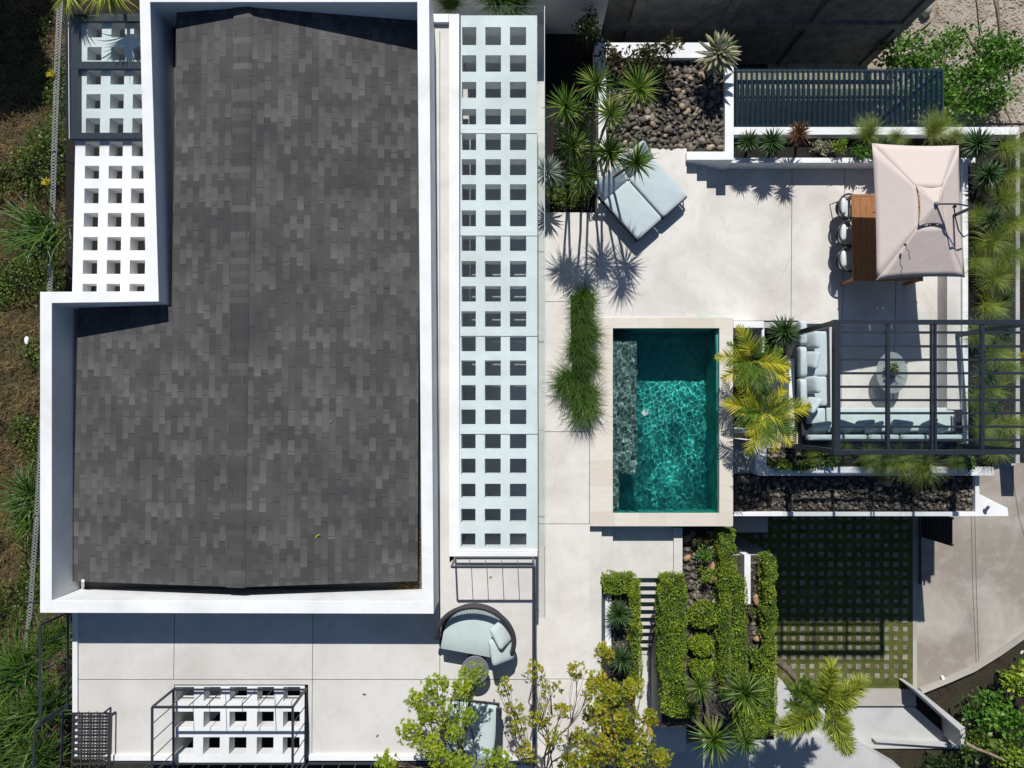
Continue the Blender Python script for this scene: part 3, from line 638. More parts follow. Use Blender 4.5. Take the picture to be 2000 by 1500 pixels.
# ------------------------------------------------------------------ plant makers (all meshes are built around the origin)
def strap(mb, base, az, el, L, w, droop, seg=5, mat=None, fold=0.25, prof=None, twist=0.0):
    """one tapering leaf blade: starts at elevation el, droops along its length"""
    p = Vector(base); vs = []; st = L / seg; e = el
    for i in range(seg + 1):
        t = i / seg
        d = Vector((math.cos(az) * math.cos(e), math.sin(az) * math.cos(e), math.sin(e)))
        sd = Vector((-math.sin(az), math.cos(az), 0)); up = d.cross(sd) * -1
        ww = w * (prof(t) if prof else (0.55 + 1.6 * t * (1 - t) if t < .35 else 0.914 * (1 - ((t - .35) / .65) ** 1.6))) / 2
        vs += [p - sd * ww, p - up * ww * fold * 2, p + sd * ww]
        p = p + d * st; e -= droop / seg * (0.5 + t); az += twist / seg
    fs = []
    for i in range(seg):
        a = i * 3; fs += [(a, a + 1, a + 4, a + 3), (a + 1, a + 2, a + 5, a + 4)]
    mb.add(vs, fs, mat)
def rosette(n, L, w, seed, e0=1.45, e1=-0.35, droop=0.5, dry=0.08, seg=5):
    random.seed(seed); mb = MB(); ga = 2.39996
    for i in range(n):
        t = i / n; el = e0 + (e1 - e0) * t ** 0.8 + random.uniform(-.08, .08)
        strap(mb, (0, 0, .10 * (1 - t)), ga * i + random.uniform(-.15, .15), el, L * random.uniform(.78, 1.08) * (.75 + .25 * min(1, t * 3)), w * random.uniform(.8, 1.15), droop * random.uniform(.4, 1.3), seg, None)
    return mb
def tuft(n, L, seed, spread=.12, el=(0.5, 1.5), droop=1.9, w=.006, seg=4, lean=None):
    random.seed(seed); mb = MB()
    for i in range(n):
        az = random.uniform(0, 6.283)
        if lean is not None and random.random() < .75: az = random.gauss(lean, .75)
        r = spread * math.sqrt(random.random()); a2 = random.uniform(0, 6.283)
        strap(mb, (r * math.cos(a2), r * math.sin(a2), 0), az, random.uniform(*el), L * random.uniform(.5, 1.1), w, droop * random.uniform(.5, 1.2), seg, None, 0, lambda t: 1 - t * .85, random.uniform(-.3, .3))
    return mb
def leafq(mb, p, d, s, up=None, wd=.5, mat=None):
    """small pointed leaf of two triangles pairs, at p along d"""
    d = d.normalized(); a = d.cross(up or Vector((random.uniform(-1, 1), random.uniform(-1, 1), random.uniform(.2, 1.4))))
    if a.length < 1e-4: a = Vector((1, 0, 0))
    a = a.normalized() * s * wd / 2
    mb.add([p, p + d * s * .45 + a, p + d * s, p + d * s * .45 - a], [(0, 1, 2, 3)], mat)
def rnd_dir():
    z = random.uniform(-1, 1); t = random.uniform(0, 6.283); r = math.sqrt(1 - z * z); return Vector((r * math.cos(t), r * math.sin(t), z))
def leafbox(mb, lo, hi, n, s, rnd=.06, topbias=.45, wd=.55):
    """leaves over the skin of a clipped block, uneven surface"""
    lo, hi = Vector(lo), Vector(hi); c = (lo + hi) / 2; h = (hi - lo) / 2
    A = [h.y * h.z, h.x * h.z, h.x * h.y]; 
    for i in range(n):
        if random.random() < topbias: ax = 2; sg = 1
        else:
            ax = random.choices((0, 1), (A[0], A[1]))[0]; sg = random.choice((-1, 1))
        q = Vector([random.uniform(-1, 1) for _ in range(3)]); q[ax] = sg * (1 - abs(random.gauss(0, .05)))
        for a in range(3):
            if a != ax and abs(q[a]) > .85: q[ax] *= 1 - (abs(q[a]) - .85) * .8
        p = Vector([c[a] + q[a] * h[a] for a in range(3)])
        p += Vector([noise.noise(p * 4 + Vector((k * 9, 0, 0))) for k in range(3)]) * rnd
        nrm = Vector((0, 0, 0)); nrm[ax] = sg
        leafq(mb, p, nrm * .5 + rnd_dir() * .9, s * random.uniform(.6, 1.25), None, wd)
def leafball(mb, c, rad, n, s, fill=.35, wd=.5, bump_=.25):
    c = Vector(c); rad = Vector(rad)
    for i in range(n):
        d = rnd_dir(); r = (1 - fill * random.random() ** 1.5) * (1 + bump_ * noise.noise(d * 2.2 + c))
        p = c + Vector((d.x * rad.x, d.y * rad.y, d.z * rad.z)) * r
        leafq(mb, p, d * .6 + rnd_dir() * .8, s * random.uniform(.6, 1.3), None, wd)
def sprig(mb, p, d, s, k=7, wd=.42):
    """a whorl of leaves at a twig end"""
    d = d.normalized(); a = d.cross(Vector((.3, .2, 1))).normalized(); b = a.cross(d)
    for i in range(k):
        t = 6.283 * i / k + random.uniform(-.3, .3); q = d * random.uniform(.35, .8) + a * math.cos(t) + b * math.sin(t)
        leafq(mb, p, q, s * random.uniform(.7, 1.2), d, wd)
def twig(mb, a, b, r0, r1, mat=None, wob=.06, n=4, sides=5):
    a, b = Vector(a), Vector(b); L_ = (b - a).length
    pts = [a.lerp(b, i / n) + (rnd_dir() * wob * L_ if 0 < i < n else Vector((0, 0, 0))) for i in range(n + 1)]
    mb.tube(pts, [r0 + (r1 - r0) * i / n for i in range(n + 1)], sides, mat); return pts
# ------------------------------------------------------------------ yuccas and dracaenas
ROS = {}
for key, args in {'open': (100, .50, .025, 1), 'open2': (90, .47, .025, 5), 'dense': (120, .42, .045, 2), 'dense2': (105, .44, .04, 6), 'wide': (92, .58, .036, 3), 'silver': (90, .42, .036, 4), 'small': (46, .30, .026, 9)}.items():
    ROS[key] = rosette(*args)
def rosmesh(key, leafk):
    k = (key, leafk)
    if k not in ROS: ROS[k] = ROS[key].mesh('leaf_crown', L[leafk])
    return ROS[k]
def yucca(label, base, heads, key='open', leafk='yucca', name='yucca', cat='yucca', group=None, tr=.035):
    """heads: list of (px, py, z, scale); base: world point"""
    t = empty(name, base, label, cat, group)
    for i, (px, py, z, s) in enumerate(heads):
        h = W(px, py, z) - base; off = Vector((random.uniform(-.05, .05), random.uniform(-.05, .05), 0))
        mb = MB(); random.seed(int(px * 7 + py)); 
        mid = off.lerp(h, .5) + Vector((random.uniform(-.06, .06), random.uniform(-.06, .06), 0))
        mb.tube([off + Vector((0, 0, -.05)), off.lerp(mid, .5) + Vector((.02, 0, 0)), mid, mid.lerp(h, .5), h + Vector((0, 0, .02))], [tr * 1.3, tr, tr * .9, tr * .85, tr * .8], 7)
        o = bpy.data.objects.new('trunk', mb.mesh('trunk', M['bark'])); col.objects.link(o); o.parent = t
        kk = key if not isinstance(key, list) else key[i % len(key)]
        inst('leaf_crown', rosmesh(kk, leafk), t, h, (random.uniform(-.22, .22), random.uniform(-.22, .22), random.uniform(0, 6.28)), s * (1.14 if leafk == 'yucca' else 1.06))
    return t
def bp(x, y, z): return W(x, y, z)
yucca('tall yucca with three green crowns at the north-west of the stone bed', bp(1160, 330, -.42), [(1162, 166, 3.5, .88), (1190, 222, 2.7, 1.0), (1245, 176, 3.5, 1.05)], ['open', 'open2'])
yucca('tall yucca with two crowns in the middle of the dark bed beside the glass canopy', bp(1108, 360, -.42), [(1105, 213, 3.0, 1.0), (1120, 287, 2.3, .9)], ['open2', 'open'])
yucca('yucca whose two crowns hang over the double daybed', bp(1165, 370, -.42), [(1190, 301, 2.1, 1.0), (1240, 318, 2.0, 1.05)], ['open', 'open2'])
yucca('single yucca crown at the south end of the dark bed', bp(1130, 390, -.42), [(1134, 346, 2.1, 1.0)], 'open')
yucca('silver-leaved rosette plant against the edge of the glass canopy', bp(1075, 350, -.42), [(1071, 337, .9, 1.0)], 'silver', 'silver', 'silver_yucca')
yucca('dense dark green yucca west of the lounge sofa', bp(1520, 660, -2.3), [(1529, 650, .2, 1.06)], 'dense', 'yuccadark')
yucca('small dark yucca half hidden under the areca palm by the sofa', bp(1510, 700, -2.3), [(1515, 694, -.4, .8)], 'dense2', 'yuccadark')
for i, (x, y, z, s, lb) in enumerate([(1460, 279, 0.0, .78, 'first dark yucca of the planting strip, next to the stone bed wall'), (1506, 279, .05, .92, 'second dark yucca of the planting strip, west of the red cordyline'),
      (1906, 283, .2, 1.05, 'large dark yucca at the north-east corner behind the parasol'), (1925, 343, .1, 1.0, 'large dark yucca just south of the corner yucca behind the parasol'),
      (1722, 292, -.1, .8, 'dark yucca between fountain grasses under the parasol corner'), (1932, 432, -.1, .85, 'dark yucca in the east bed level with the parasol hub'),
      (1958, 584, -.1, .65, 'small dark yucca among pale gravel in the east bed north of the pergola'), (1960, 650, -.1, .6, 'small dark yucca under the pergola corner'),
      (1925, 732, -.1, .85, 'dark yucca in the east bed under the middle of the pergola'), (1935, 800, -.1, .7, 'dark yucca in the east bed near the south-east of the pergola')]):
    yucca(lb, bp(x - 2, y + 2, -.5), [(x, y, z, s)], ['dense', 'dense2'], 'yuccadark')
yucca('reddish-brown cordyline in the planting strip north of the dining deck', bp(1556, 280, -.5), [(1559, 262, .35, .78)], 'dense2', 'red', 'cordyline', 'cordyline')
yucca('dark yucca in the stair bed nearest the landing', bp(1209, 1200, -.45), [(1208, 1198, -.05, .92)], 'dense', 'yuccadark')
yucca('second dark yucca of the stair bed, between hedge and yellow tree', bp(1212, 1290, -.45), [(1213, 1284, 0, .9)], 'dense2', 'yuccadark')
yucca('third dark yucca of the stair bed under the yellow tree', bp(1212, 1356, -.45), [(1208, 1350, -.1, .7)], 'dense', 'yuccadark')
yucca('yucca with two light green crowns at the foot of the rock bed', bp(1375, 1360, -.7), [(1367, 1340, .5, .78), (1390, 1440, .9, .98)], ['open', 'wide'])
yucca('yucca with two bright crowns leaning over the front slab', bp(1430, 1330, -1.7), [(1456, 1352, .6, 1.02), (1452, 1442, .8, .92)], ['wide', 'open2'])
# ground-hugging agave
ag = MB(); random.seed(8)
for i in range(64):
    t = i / 64; strap(ag, (0, 0, .12 * (1 - t)), 2.39996 * i, 1.35 - 1.35 * t ** .9, .46 * (.55 + .45 * min(1, t * 2)), .085, .45, 5, None, .35, lambda t: .7 + .9 * t if t < .4 else 1.06 * (1 - ((t - .4) / .6) ** 2))
a_ = empty('agave', W(1390, 128, .15), 'large pale striped agave in the corner of the stone bed', 'agave')
inst('leaf_rosette', ag.mesh('leaf_rosette', L['agave']), a_, (0, 0, .45), (0, 0, 0), 1.28)
cn = MB(); cn.tube([(0, 0, -.25), (0, 0, .5)], [.08, .05], 7); inst('stem', cn.mesh('stem', M['bark']), a_)
# ------------------------------------------------------------------ grasses
TF = [tuft(520, .62, 30 + i, .10, (.5, 1.5), 2.1, .007, 5, ln).mesh('blades', L['fgrass']) for i, ln in enumerate((None, math.pi / 2, -math.pi / 2, 0))]
TL = [tuft(620, .50, 50 + i, .18, (.5, 1.5), 1.8, .010, 4, ln).mesh('blades', L['grass']) for i, ln in enumerate((None, math.pi, -math.pi / 2))]
def grass(px, py, z, k, s, label, ms=TF, group='fountain grasses in the planter beds'):
    o = inst('fountain_grass' if ms is TF else 'lilyturf', ms[k], None, W(px, py, z), (0, 0, random.uniform(-.5, .5)), s * (1.0 if ms is TF else 1.12))
    return tag(o, label, 'grass tuft', group, 'thing')
random.seed(77)
for px, py, z, k, s, lb in [(1692, 268, -.3, 1, 1.0, 'fountain grass leaning over the white wall north-west of the parasol'), (1745, 275, -.3, 0, .75, 'short fountain grass at the parasol’s north-west corner'.replace('’', ' ')),
      (1818, 262, -.3, 1, 1.1, 'tall pale fountain grass over the white wall north of the parasol'), (1862, 272, -.3, 0, .8, 'fountain grass between tall pale grass and corner yucca'),
      (1958, 290, -.2, 3, 1.2, 'large fountain grass at the north-east corner of the terrace bed'), (1962, 345, -.3, 3, .9, 'fountain grass east of the second large yucca'),
      (1950, 395, -.2, 3, 1.1, 'fountain grass in the east bed south of the corner yuccas'), (1920, 372, -.3, 0, .6, 'small fountain grass between the corner yuccas and parasol'),
      (1930, 475, -.2, 0, 1.1, 'fountain grass in the east bed beside the parasol’s lower corner'.replace('’', ' ')), (1905, 510, -.3, 2, .9, 'fountain grass overhanging the thin wall below the parasol'),
      (1935, 545, -.2, 0, 1.15, 'broad fountain grass in the east bed just north of the pergola'), (1925, 600, -.2, 2, 1.1, 'fountain grass half under the north edge of the pergola'),
      (1935, 690, -.2, 3, 1.1, 'fountain grass under the east bars of the pergola'), (1930, 760, -.2, 0, 1.05, 'fountain grass beneath the lower east bars of the pergola'),
      (1915, 830, -.2, 0, 1.0, 'fountain grass near the east end of the long sofa'), (1935, 875, -.2, 0, 1.0, 'fountain grass at the south-east corner of the lounge bed'),
      (1690, 885, -.2, 2, .95, 'fountain grass behind the long sofa under the pergola edge'), (1750, 895, -.2, 2, 1.15, 'fountain grass spilling over the middle of the south white wall'),
      (1795, 905, -.2, 2, 1.25, 'largest fountain grass hanging far over the south white wall'), (1640, 882, -.25, 1, .75, 'small fountain grass beside the south-west pergola post'),
      (1865, 893, -.2, 2, .8, 'fountain grass near the east end of the south white wall'),
      (1905, 425, -.3, 0, .8, 'fountain grass at the narrow wall beside the parasol arm'), (1965, 440, -.25, 3, 1.0, 'fountain grass at the outer edge of the east bed level with the parasol hub'), (1962, 500, -.25, 3, 1.0, 'fountain grass at the outer edge of the east bed level with the dining table'),
      (1905, 655, -.3, 0, .95, 'fountain grass behind the cement bench under the first pergola slats'), (1960, 720, -.25, 3, .9, 'fountain grass at the outer edge under the middle pergola slats'), (1905, 780, -.3, 0, .9, 'fountain grass behind the cement bench near its south end'),
      (1960, 830, -.25, 3, .95, 'fountain grass at the outer edge beside the south-east pergola corner'), (1585, 888, -.3, 2, .6, 'short fountain grass at the west end of the bed behind the long sofa'), (1715, 900, -.25, 2, .9, 'fountain grass drooping over the south white wall west of its middle')]:
    grass(px, py, z, k, s, lb)
for i, (px, py, k, s, lb) in enumerate([(1140, 588, 0, 1.0, 'northernmost clump of the low green strip, under the yucca shadows'), (1135, 620, 0, .9, 'clump of the low green strip second from the north'), (1148, 650, 0, .95, 'low clump of the green strip beside the top of the pool bench'),
      (1130, 680, 0, 1.0, 'low clump in the middle of the green strip'), (1148, 708, 0, .9, 'low clump of the green strip just north of the bushy end'), (1118, 745, 1, 1.25, 'clump of the green strip reaching west over the deck'),
      (1145, 770, 0, 1.05, 'bushy clump near the south end of the green strip'), (1140, 792, 2, 1.2, 'southernmost clump of the green strip with long drooping blades')]):
    grass(px, py, .03, k, s, lb, TL, 'low green grass strip beside the pool')
struct('grass_strip_soil', pr([(1114, 576), (1160, 576), (1158, 780), (1118, 780)], .006, -.3), M['soil'])
for i, (px, py, z, s, az, lb) in enumerate([(98, 455, .2, 2.0, math.pi, 'big green strap-leaved clump against the perforated slab on the hillside'), (70, 970, -.6, 1.5, math.pi, 'green strap-leaved clump beside the west parapet'), (65, 1015, -.7, 1.1, math.pi, 'smaller strap-leaved clump below the one beside the west parapet'),
      (55, 1310, 0, 1.9, math.pi * .8, 'large strap-leaved plant under the west railing'), (100, 1260, 0, 1.5, 1.2, 'tall strap-leaved plant between the railing and the terrace'), (95, 1380, 0, 1.7, 2.0, 'strap-leaved plant crossing the lower railing corner'),
      (40, 1420, -.2, 1.9, 2.6, 'strap-leaved plant at the lower left corner'), (90, 1480, -.2, 1.6, 2.0, 'strap-leaved plant beside the metal grating'), (15, 1480, -.3, 1.6, 2.6, 'strap-leaved plant in the far lower left')]):
    mb = MB(); random.seed(900 + i)
    for q in range(150):
        a2 = random.gauss(az, 1.1); strap(mb, (random.gauss(0, .1), random.gauss(0, .1), 0), a2, random.uniform(.1, 1.35), .62 * random.uniform(.5, 1.15), .022, random.uniform(.8, 1.9), 5, None, .2)
    tag(inst('strap_leaf_plant', mb.mesh('strap_leaf_plant', L['grass']), None, W(px, py, z), (0, 0, 0), s), lb, 'plant', 'strap-leaved plants on the hillside')
# ------------------------------------------------------------------ hedges and clipped balls
def hedge(name, label, blocks, n, s, leafk='hedge', group=None, cat='hedge'):
    """blocks: (px rect, ztop, zbot)"""
    mb = MB(); core = MB(); random.seed(len(label) * 31)
    for (x0, y0, x1, y1, z, zb) in blocks:
        a, b = W(x0, y1, z), W(x1, y0, z); lo = Vector((a.x, a.y, zb)); hi = Vector((b.x, b.y, z))
        ar = (hi.x - lo.x) * (hi.y - lo.y)
        leafbox(mb, lo, hi, int(n * 1.5 * ar), s * .82, .09)
        for q in range(int(14 * ar)): sprig(mb, Vector((random.uniform(lo.x, hi.x), random.uniform(lo.y, hi.y), hi.z + random.uniform(0, .07))), Vector((0, 0, 1)), s * .95, 6, .5)
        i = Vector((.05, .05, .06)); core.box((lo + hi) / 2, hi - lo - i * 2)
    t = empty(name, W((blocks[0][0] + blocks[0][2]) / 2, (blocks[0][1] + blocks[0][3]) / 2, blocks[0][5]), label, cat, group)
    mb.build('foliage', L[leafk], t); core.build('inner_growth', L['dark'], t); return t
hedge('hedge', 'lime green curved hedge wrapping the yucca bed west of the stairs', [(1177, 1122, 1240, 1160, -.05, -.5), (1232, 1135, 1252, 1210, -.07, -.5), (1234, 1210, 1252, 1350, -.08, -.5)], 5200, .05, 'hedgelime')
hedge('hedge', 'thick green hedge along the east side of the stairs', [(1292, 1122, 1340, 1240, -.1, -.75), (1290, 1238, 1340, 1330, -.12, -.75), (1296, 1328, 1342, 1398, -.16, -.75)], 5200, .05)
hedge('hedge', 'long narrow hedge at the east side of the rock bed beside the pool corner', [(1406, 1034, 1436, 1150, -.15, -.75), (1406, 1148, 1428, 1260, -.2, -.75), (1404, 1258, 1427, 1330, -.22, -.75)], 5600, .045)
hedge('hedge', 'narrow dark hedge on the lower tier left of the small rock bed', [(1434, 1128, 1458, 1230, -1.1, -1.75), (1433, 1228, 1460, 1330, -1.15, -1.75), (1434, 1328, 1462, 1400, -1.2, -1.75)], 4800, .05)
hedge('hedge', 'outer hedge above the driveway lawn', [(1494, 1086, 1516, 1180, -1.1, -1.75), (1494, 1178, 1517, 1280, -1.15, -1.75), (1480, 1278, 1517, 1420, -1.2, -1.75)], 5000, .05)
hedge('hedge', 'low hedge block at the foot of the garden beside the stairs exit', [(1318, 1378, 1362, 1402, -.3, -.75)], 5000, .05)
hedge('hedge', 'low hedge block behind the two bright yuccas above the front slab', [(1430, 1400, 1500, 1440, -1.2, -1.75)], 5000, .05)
for i, (x, y, r_, lb) in enumerate([(1375, 1203, 27, 'largest clipped round bush in the rock bed, northernmost of three'), (1372, 1262, 22, 'middle clipped round bush of the rock bed'), (1372, 1306, 21, 'southernmost clipped round bush of the rock bed')]):
    c = W(x, y, -.35); q = r_ / 78
    t = empty('clipped_bush', Vector((c.x, c.y, -.7)), lb, 'bush', 'clipped round bushes in the rock bed')
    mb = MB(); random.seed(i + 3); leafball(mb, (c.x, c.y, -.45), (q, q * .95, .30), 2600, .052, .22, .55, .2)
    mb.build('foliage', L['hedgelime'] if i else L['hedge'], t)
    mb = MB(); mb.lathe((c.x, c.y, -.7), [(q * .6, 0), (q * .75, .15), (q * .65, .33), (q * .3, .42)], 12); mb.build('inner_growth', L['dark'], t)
# ------------------------------------------------------------------ small and leafy shrubs
def shrub(label, px, py, z, rad, n, s, leafk, group=None, name='shrub', cat='shrub', k=10, wd=.5, zb=None):
    c = W(px, py, z); zb = z - rad[2] if zb is None else zb
    t = empty(name, Vector((c.x, c.y, zb)), label, cat, group); random.seed(int(px * 3 + py * 7)); mb = MB(); st = MB()
    for i in range(k):
        d = rnd_dir(); d.z = abs(d.z) * .9; q = c + Vector((d.x * rad[0] * .7, d.y * rad[1] * .7, d.z * rad[2] * .6)); rr = random.uniform(.32, .55)
        leafball(mb, q, (rad[0] * rr, rad[1] * rr, rad[2] * rr), n // k, s, .95, wd, .5)
        twig(st, (c.x, c.y, zb), q, .012, .004)
    mb.build('foliage', L[leafk], t); st.build('stem', M['bark'], t); return t
shrub('dark red and green leafy shrub behind the north wall of the stone bed', 1262, 118, .45, (.62, .34, .35), 420, .14, 'croton', k=12, wd=.45, zb=-.1)
shrub('green leafy shrub at the north-west corner of the stone bed', 1190, 108, .4, (.30, .26, .3), 220, .12, 'croton', k=8, wd=.5, zb=-.4)
shrub('tall thin red-leaved shoot beside the agave', 1312, 95, .8, (.26, .3, .4), 90, .17, 'croton', k=7, wd=.35, zb=-.1)
shrub('low leafy shrub in the middle of the stone bed under the yucca', 1290, 155, .2, (.30, .25, .2), 160, .12, 'croton', k=7, wd=.4, zb=-.1)
shrub('leafy green and bronze shrub covering the top edge of the stone bed', 1235, 140, .2, (.5, .28, .25), 320, .13, 'croton', k=12, wd=.5, zb=-.1)
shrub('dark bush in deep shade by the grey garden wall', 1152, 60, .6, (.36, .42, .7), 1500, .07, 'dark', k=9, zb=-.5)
shrub('green leafy undergrowth plant filling the south of the dark bed', 1110, 380, -.1, (.5, .42, .3), 1200, .07, 'weed', k=12, zb=-.45)
shrub('green shrub at the south-east corner of the dark bed', 1148, 375, .1, (.24, .4, .4), 800, .06, 'weed', k=9, zb=-.45)
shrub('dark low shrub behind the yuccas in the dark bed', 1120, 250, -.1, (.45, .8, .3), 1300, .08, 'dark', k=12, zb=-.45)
shrub('small grey-green succulents in the planting strip beside the cordyline', 1600, 290, -.32, (.42, .2, .14), 500, .06, 'agave', k=9, zb=-.52)
shrub('yellow-green crinkled plant in the planting strip', 1638, 283, -.15, (.22, .24, .2), 420, .055, 'hedgelime', k=7, zb=-.5)
shrub('low green plant under the north-west parasol corner', 1680, 300, -.2, (.25, .15, .18), 300, .08, 'bush', k=6, zb=-.5)
shrub('reddish low plant north of the corner yucca', 1868, 285, -.2, (.3, .2, .18), 300, .08, 'croton', k=6, zb=-.5)
for i, (x, y, rx, ry, lb) in enumerate([(1770, 110, .95, .55, 'bright green bush beyond the west part of the slatted glass roof'), (1880, 110, 1.0, .8, 'largest bright green bush at the edge of the rubble'), (1955, 115, .7, .55, 'green bush reaching east over the pale rubble'),
      (1860, 200, .8, 1.0, 'green bush beside the east end of the slatted glass roof'), (1920, 175, .8, .7, 'green bush between rubble and white wall'), (1815, 175, .9, .9, 'green bush growing beneath the east end of the slatted roof')]):
    shrub(lb, x, y, ZG + 1.2, (rx * 1.15, ry * 1.1, 1.0), 1300, .125, 'bush', 'bushes beyond the glass roof', 'bush', 'bush', 16, .55, ZG)
for i, (x, y, rx, ry, lb) in enumerate([(1925, 1385, .9, .7, 'green bush directly east of the concrete basin'), (1990, 1330, .7, .6, 'yellow-tipped green bush by the road kerb'), (1990, 1420, .9, .9, 'broad-leaved green bush at the lower right edge'),
      (1900, 1450, .8, .7, 'low bush below the concrete basin'), (1975, 1480, .9, .7, 'broad light green bush in the lower right corner'), (1845, 1495, .7, .4, 'dark green bush at the bottom edge below the basin')]):
    shrub(lb, x, y, ZG + .9, (rx * .72, ry * .75, .5), 620, .15, ('bush', 'hedge', 'bush', 'weed', 'hedge', 'dark')[i], 'bushes below the road', 'bush', 'bush', 14, .55, ZG)
for i, (x, y, q, k_, lb) in enumerate([(1372, 1080, .18, 'bush', 'small dark green bush in the rock bed nearest the pool'), (1376, 1122, .15, 'hedge', 'small tufted plant in the upper rock bed'), (1372, 1052, .15, 'croton', 'reddish young plant at the head of the rock bed'),
      (1480, 1196, .17, 'weed', 'small plant in the lower rock bed'), (1478, 1280, .2, 'hedge', 'green plant near the foot of the lower rock bed'), (1424, 1360, .25, 'weed', 'leafy plant between the two bright yuccas')]):
    shrub(lb, x, y, -.45 if x < 1430 else -1.45, (q * 1.4, q * 1.4, .2), 330, .06, k_, None, 'small_plant', 'plant', 6)
for i, (x, y, s, lb) in enumerate([(1560, 905, 2.4, 'leafy ground plant south-west of the long sofa'), (1610, 895, 2.0, 'leafy ground plant beside the pergola post'), (1885, 905, 1.6, 'dark plant at the east end of the south bed'), (1520, 905, 1.6, 'low dark plant at the west end of the south bed')]):
    shrub(lb, x, y, -.2, (.16 * s, .1 * s, .2), 420, .08, 'weed', None, 'small_plant', 'plant', 8)
for x in (1550, 1690, 1830):
    pass
# ------------------------------------------------------------------ areca palms
def frond_mesh(Ln, n, lw, ll, droop, seed, mat):
    random.seed(seed); mb = MB(); p = Vector((0, 0, 0)); e = 1.0; pts = [p.copy()]; st = Ln / 16; ds = []
    for i in range(16):
        d = Vector((math.cos(e), 0, math.sin(e))); ds.append(d); p = p + d * st; pts.append(p.copy()); e -= droop / 16 * (.5 + i / 16)
    mb.tube(pts, [.013 * (1 - i / 20) for i in range(17)], 5)
    for i in range(n):
        t = .18 + .82 * i / n; q = min(15, int(t * 16)); fr = t * 16 - q; P = pts[q].lerp(pts[q + 1], fr); d = ds[q]
        L_ = ll * math.sin(math.pi * min(1, .25 + t * .72)) * random.uniform(.85, 1.1)
        for sg in (-1, 1):
            az = sg * (1.25 - .65 * t) + random.uniform(-.13, .13)
            mb2 = MB(); strap(mb2, (0, 0, 0), az, .45 + math.atan2(d.z, d.x) * .5, L_, lw, random.uniform(.7, 1.3), 4, None, .3, lambda t: 1 - .9 * t ** 1.5 if t > .1 else .7)
            mb.add([Vector(v) + P for v in mb2.v], mb2.f)
    return mb.mesh('frond', mat)
FR = [frond_mesh(1.05, 17, .038, .40, 1.5, 1, L['palm']), frond_mesh(.95, 16, .038, .38, 1.8, 2, L['palm']), frond_mesh(1.0, 17, .036, .38, 1.5, 3, L['palmgreen'])]
def areca(label, px, py, z, zb, az, seed):
    random.seed(seed); t = empty('areca_palm', W(px, py, zb), label, 'palm'); h = W(px, py, z) - t.location
    for k in range(2):
        mb = MB(); mb.tube([(k * .08 - .04, 0, 0), h.lerp(Vector((0, 0, 0)), .5), h], [.045, .035, .025], 8); inst('trunk', mb.mesh('trunk', M['bark']), t)
    for i, (a, s, kd, tl) in enumerate(az):
        inst('frond', FR[kd], t, h + Vector((0, 0, -.02)), (0, tl, R(a)), s)
    return t
areca('yellow-green areca palm by the north-east corner of the pool', 1468, 705, 1.0, -2.3, [(118, 1.0, 0, .1), (175, .95, 0, .25), (210, .9, 0, .3), (255, 1.0, 1, .3), (330, 1.0, 0, .3), (20, .8, 2, .2), (70, .7, 2, 0), (295, .9, 2, .2), (145, .8, 2, .3), (0, .8, 1, .45), (232, .9, 2, .1), (350, .9, 0, .15), (275, .9, 2, .1), (190, .8, 2, .05)], 1)
areca('yellow areca palm south of the first palm, west of the sofa corner', 1492, 808, .9, -2.3, [(10, 1.1, 0, .3), (345, .8, 1, .1), (310, 1.0, 0, .35), (285, .95, 0, .4), (245, 1.1, 0, .35), (200, .9, 2, .2), (165, 1.1, 0, .3), (135, 1.0, 1, .3), (95, .8, 2, .2), (55, .9, 1, .2), (225, .8, 0, .1), (325, .9, 2, .15), (180, .95, 2, .1), (265, .9, 2, .1), (30, .8, 2, .1)], 2)
# ------------------------------------------------------------------ bright plumes (lower right) and hillside palm
def plume_mesh(Ln, n, ll, seed, mat):
    random.seed(seed); mb = MB(); p = Vector((0, 0, 0)); e = .9; pts = [p.copy()]
    for i in range(10):
        p = p + Vector((math.cos(e), 0, math.sin(e))) * Ln / 10; pts.append(p.copy()); e -= .13
    mb.tube(pts, .016, 5)
    for i in range(n):
        t = random.uniform(.22, 1.0); q = min(9, int(t * 10)); P = pts[q].lerp(pts[q + 1], t * 10 - q); d = (pts[q + 1] - pts[q]).normalized()
        r = rnd_dir(); r = (r - d * r.dot(d)).normalized(); r = r * .9 + d * (.5 if t < .9 else 1.2)
        az = math.atan2(r.y, r.x); el = math.asin(max(-1, min(1, r.normalized().z)))
        mb2 = MB(); strap(mb2, (0, 0, 0), az, el, ll * random.uniform(.7, 1.1) * (1.15 - .45 * t), .016, .7, 3, None, .2); mb.add([Vector(v) + P for v in mb2.v], mb2.f)
    return mb.mesh('plume', mat)
PL = [plume_mesh(1.0, 800, .36, 5, L['plume']), plume_mesh(.85, 700, .34, 6, L['plume'])]
PD = plume_mesh(.85, 660, .33, 7, L['yucca'])
pt = empty('dracaena', W(1612, 1385, -3.2), 'yellow-green plumed dracaena in front of the driveway lawn', 'dracaena')
hp = W(1600, 1372, -.9) - pt.location
mb = MB(); mb.tube([(0, 0, -.3), hp * .5, hp], [.06, .05, .04], 8); inst('trunk', mb.mesh('trunk', M['bark']), pt)
for a, s, k, tl in [(78, 1.15, 0, .1), (30, 1.25, 0, .15), (300, 1.35, 0, .25), (212, 1.3, 0, .25), (232, .95, 1, .2), (150, 1.1, 1, .1), (5, .9, 1, -.1), (320, 1.05, 1, .1), (125, .9, 1, .2), (182, 1.0, 150, .2), (50, .8, 1, -.2)]:
    inst('plume', PD if a in (150, 182, 125) else PL[k], pt, hp, (0, tl, R(a)), s)
mb = MB(); mb.tube([W(1518, 1290, -1.7), W(1540, 1308, -1.5), W(1560, 1335, -1.3)], [.11, .10, .07], 10)
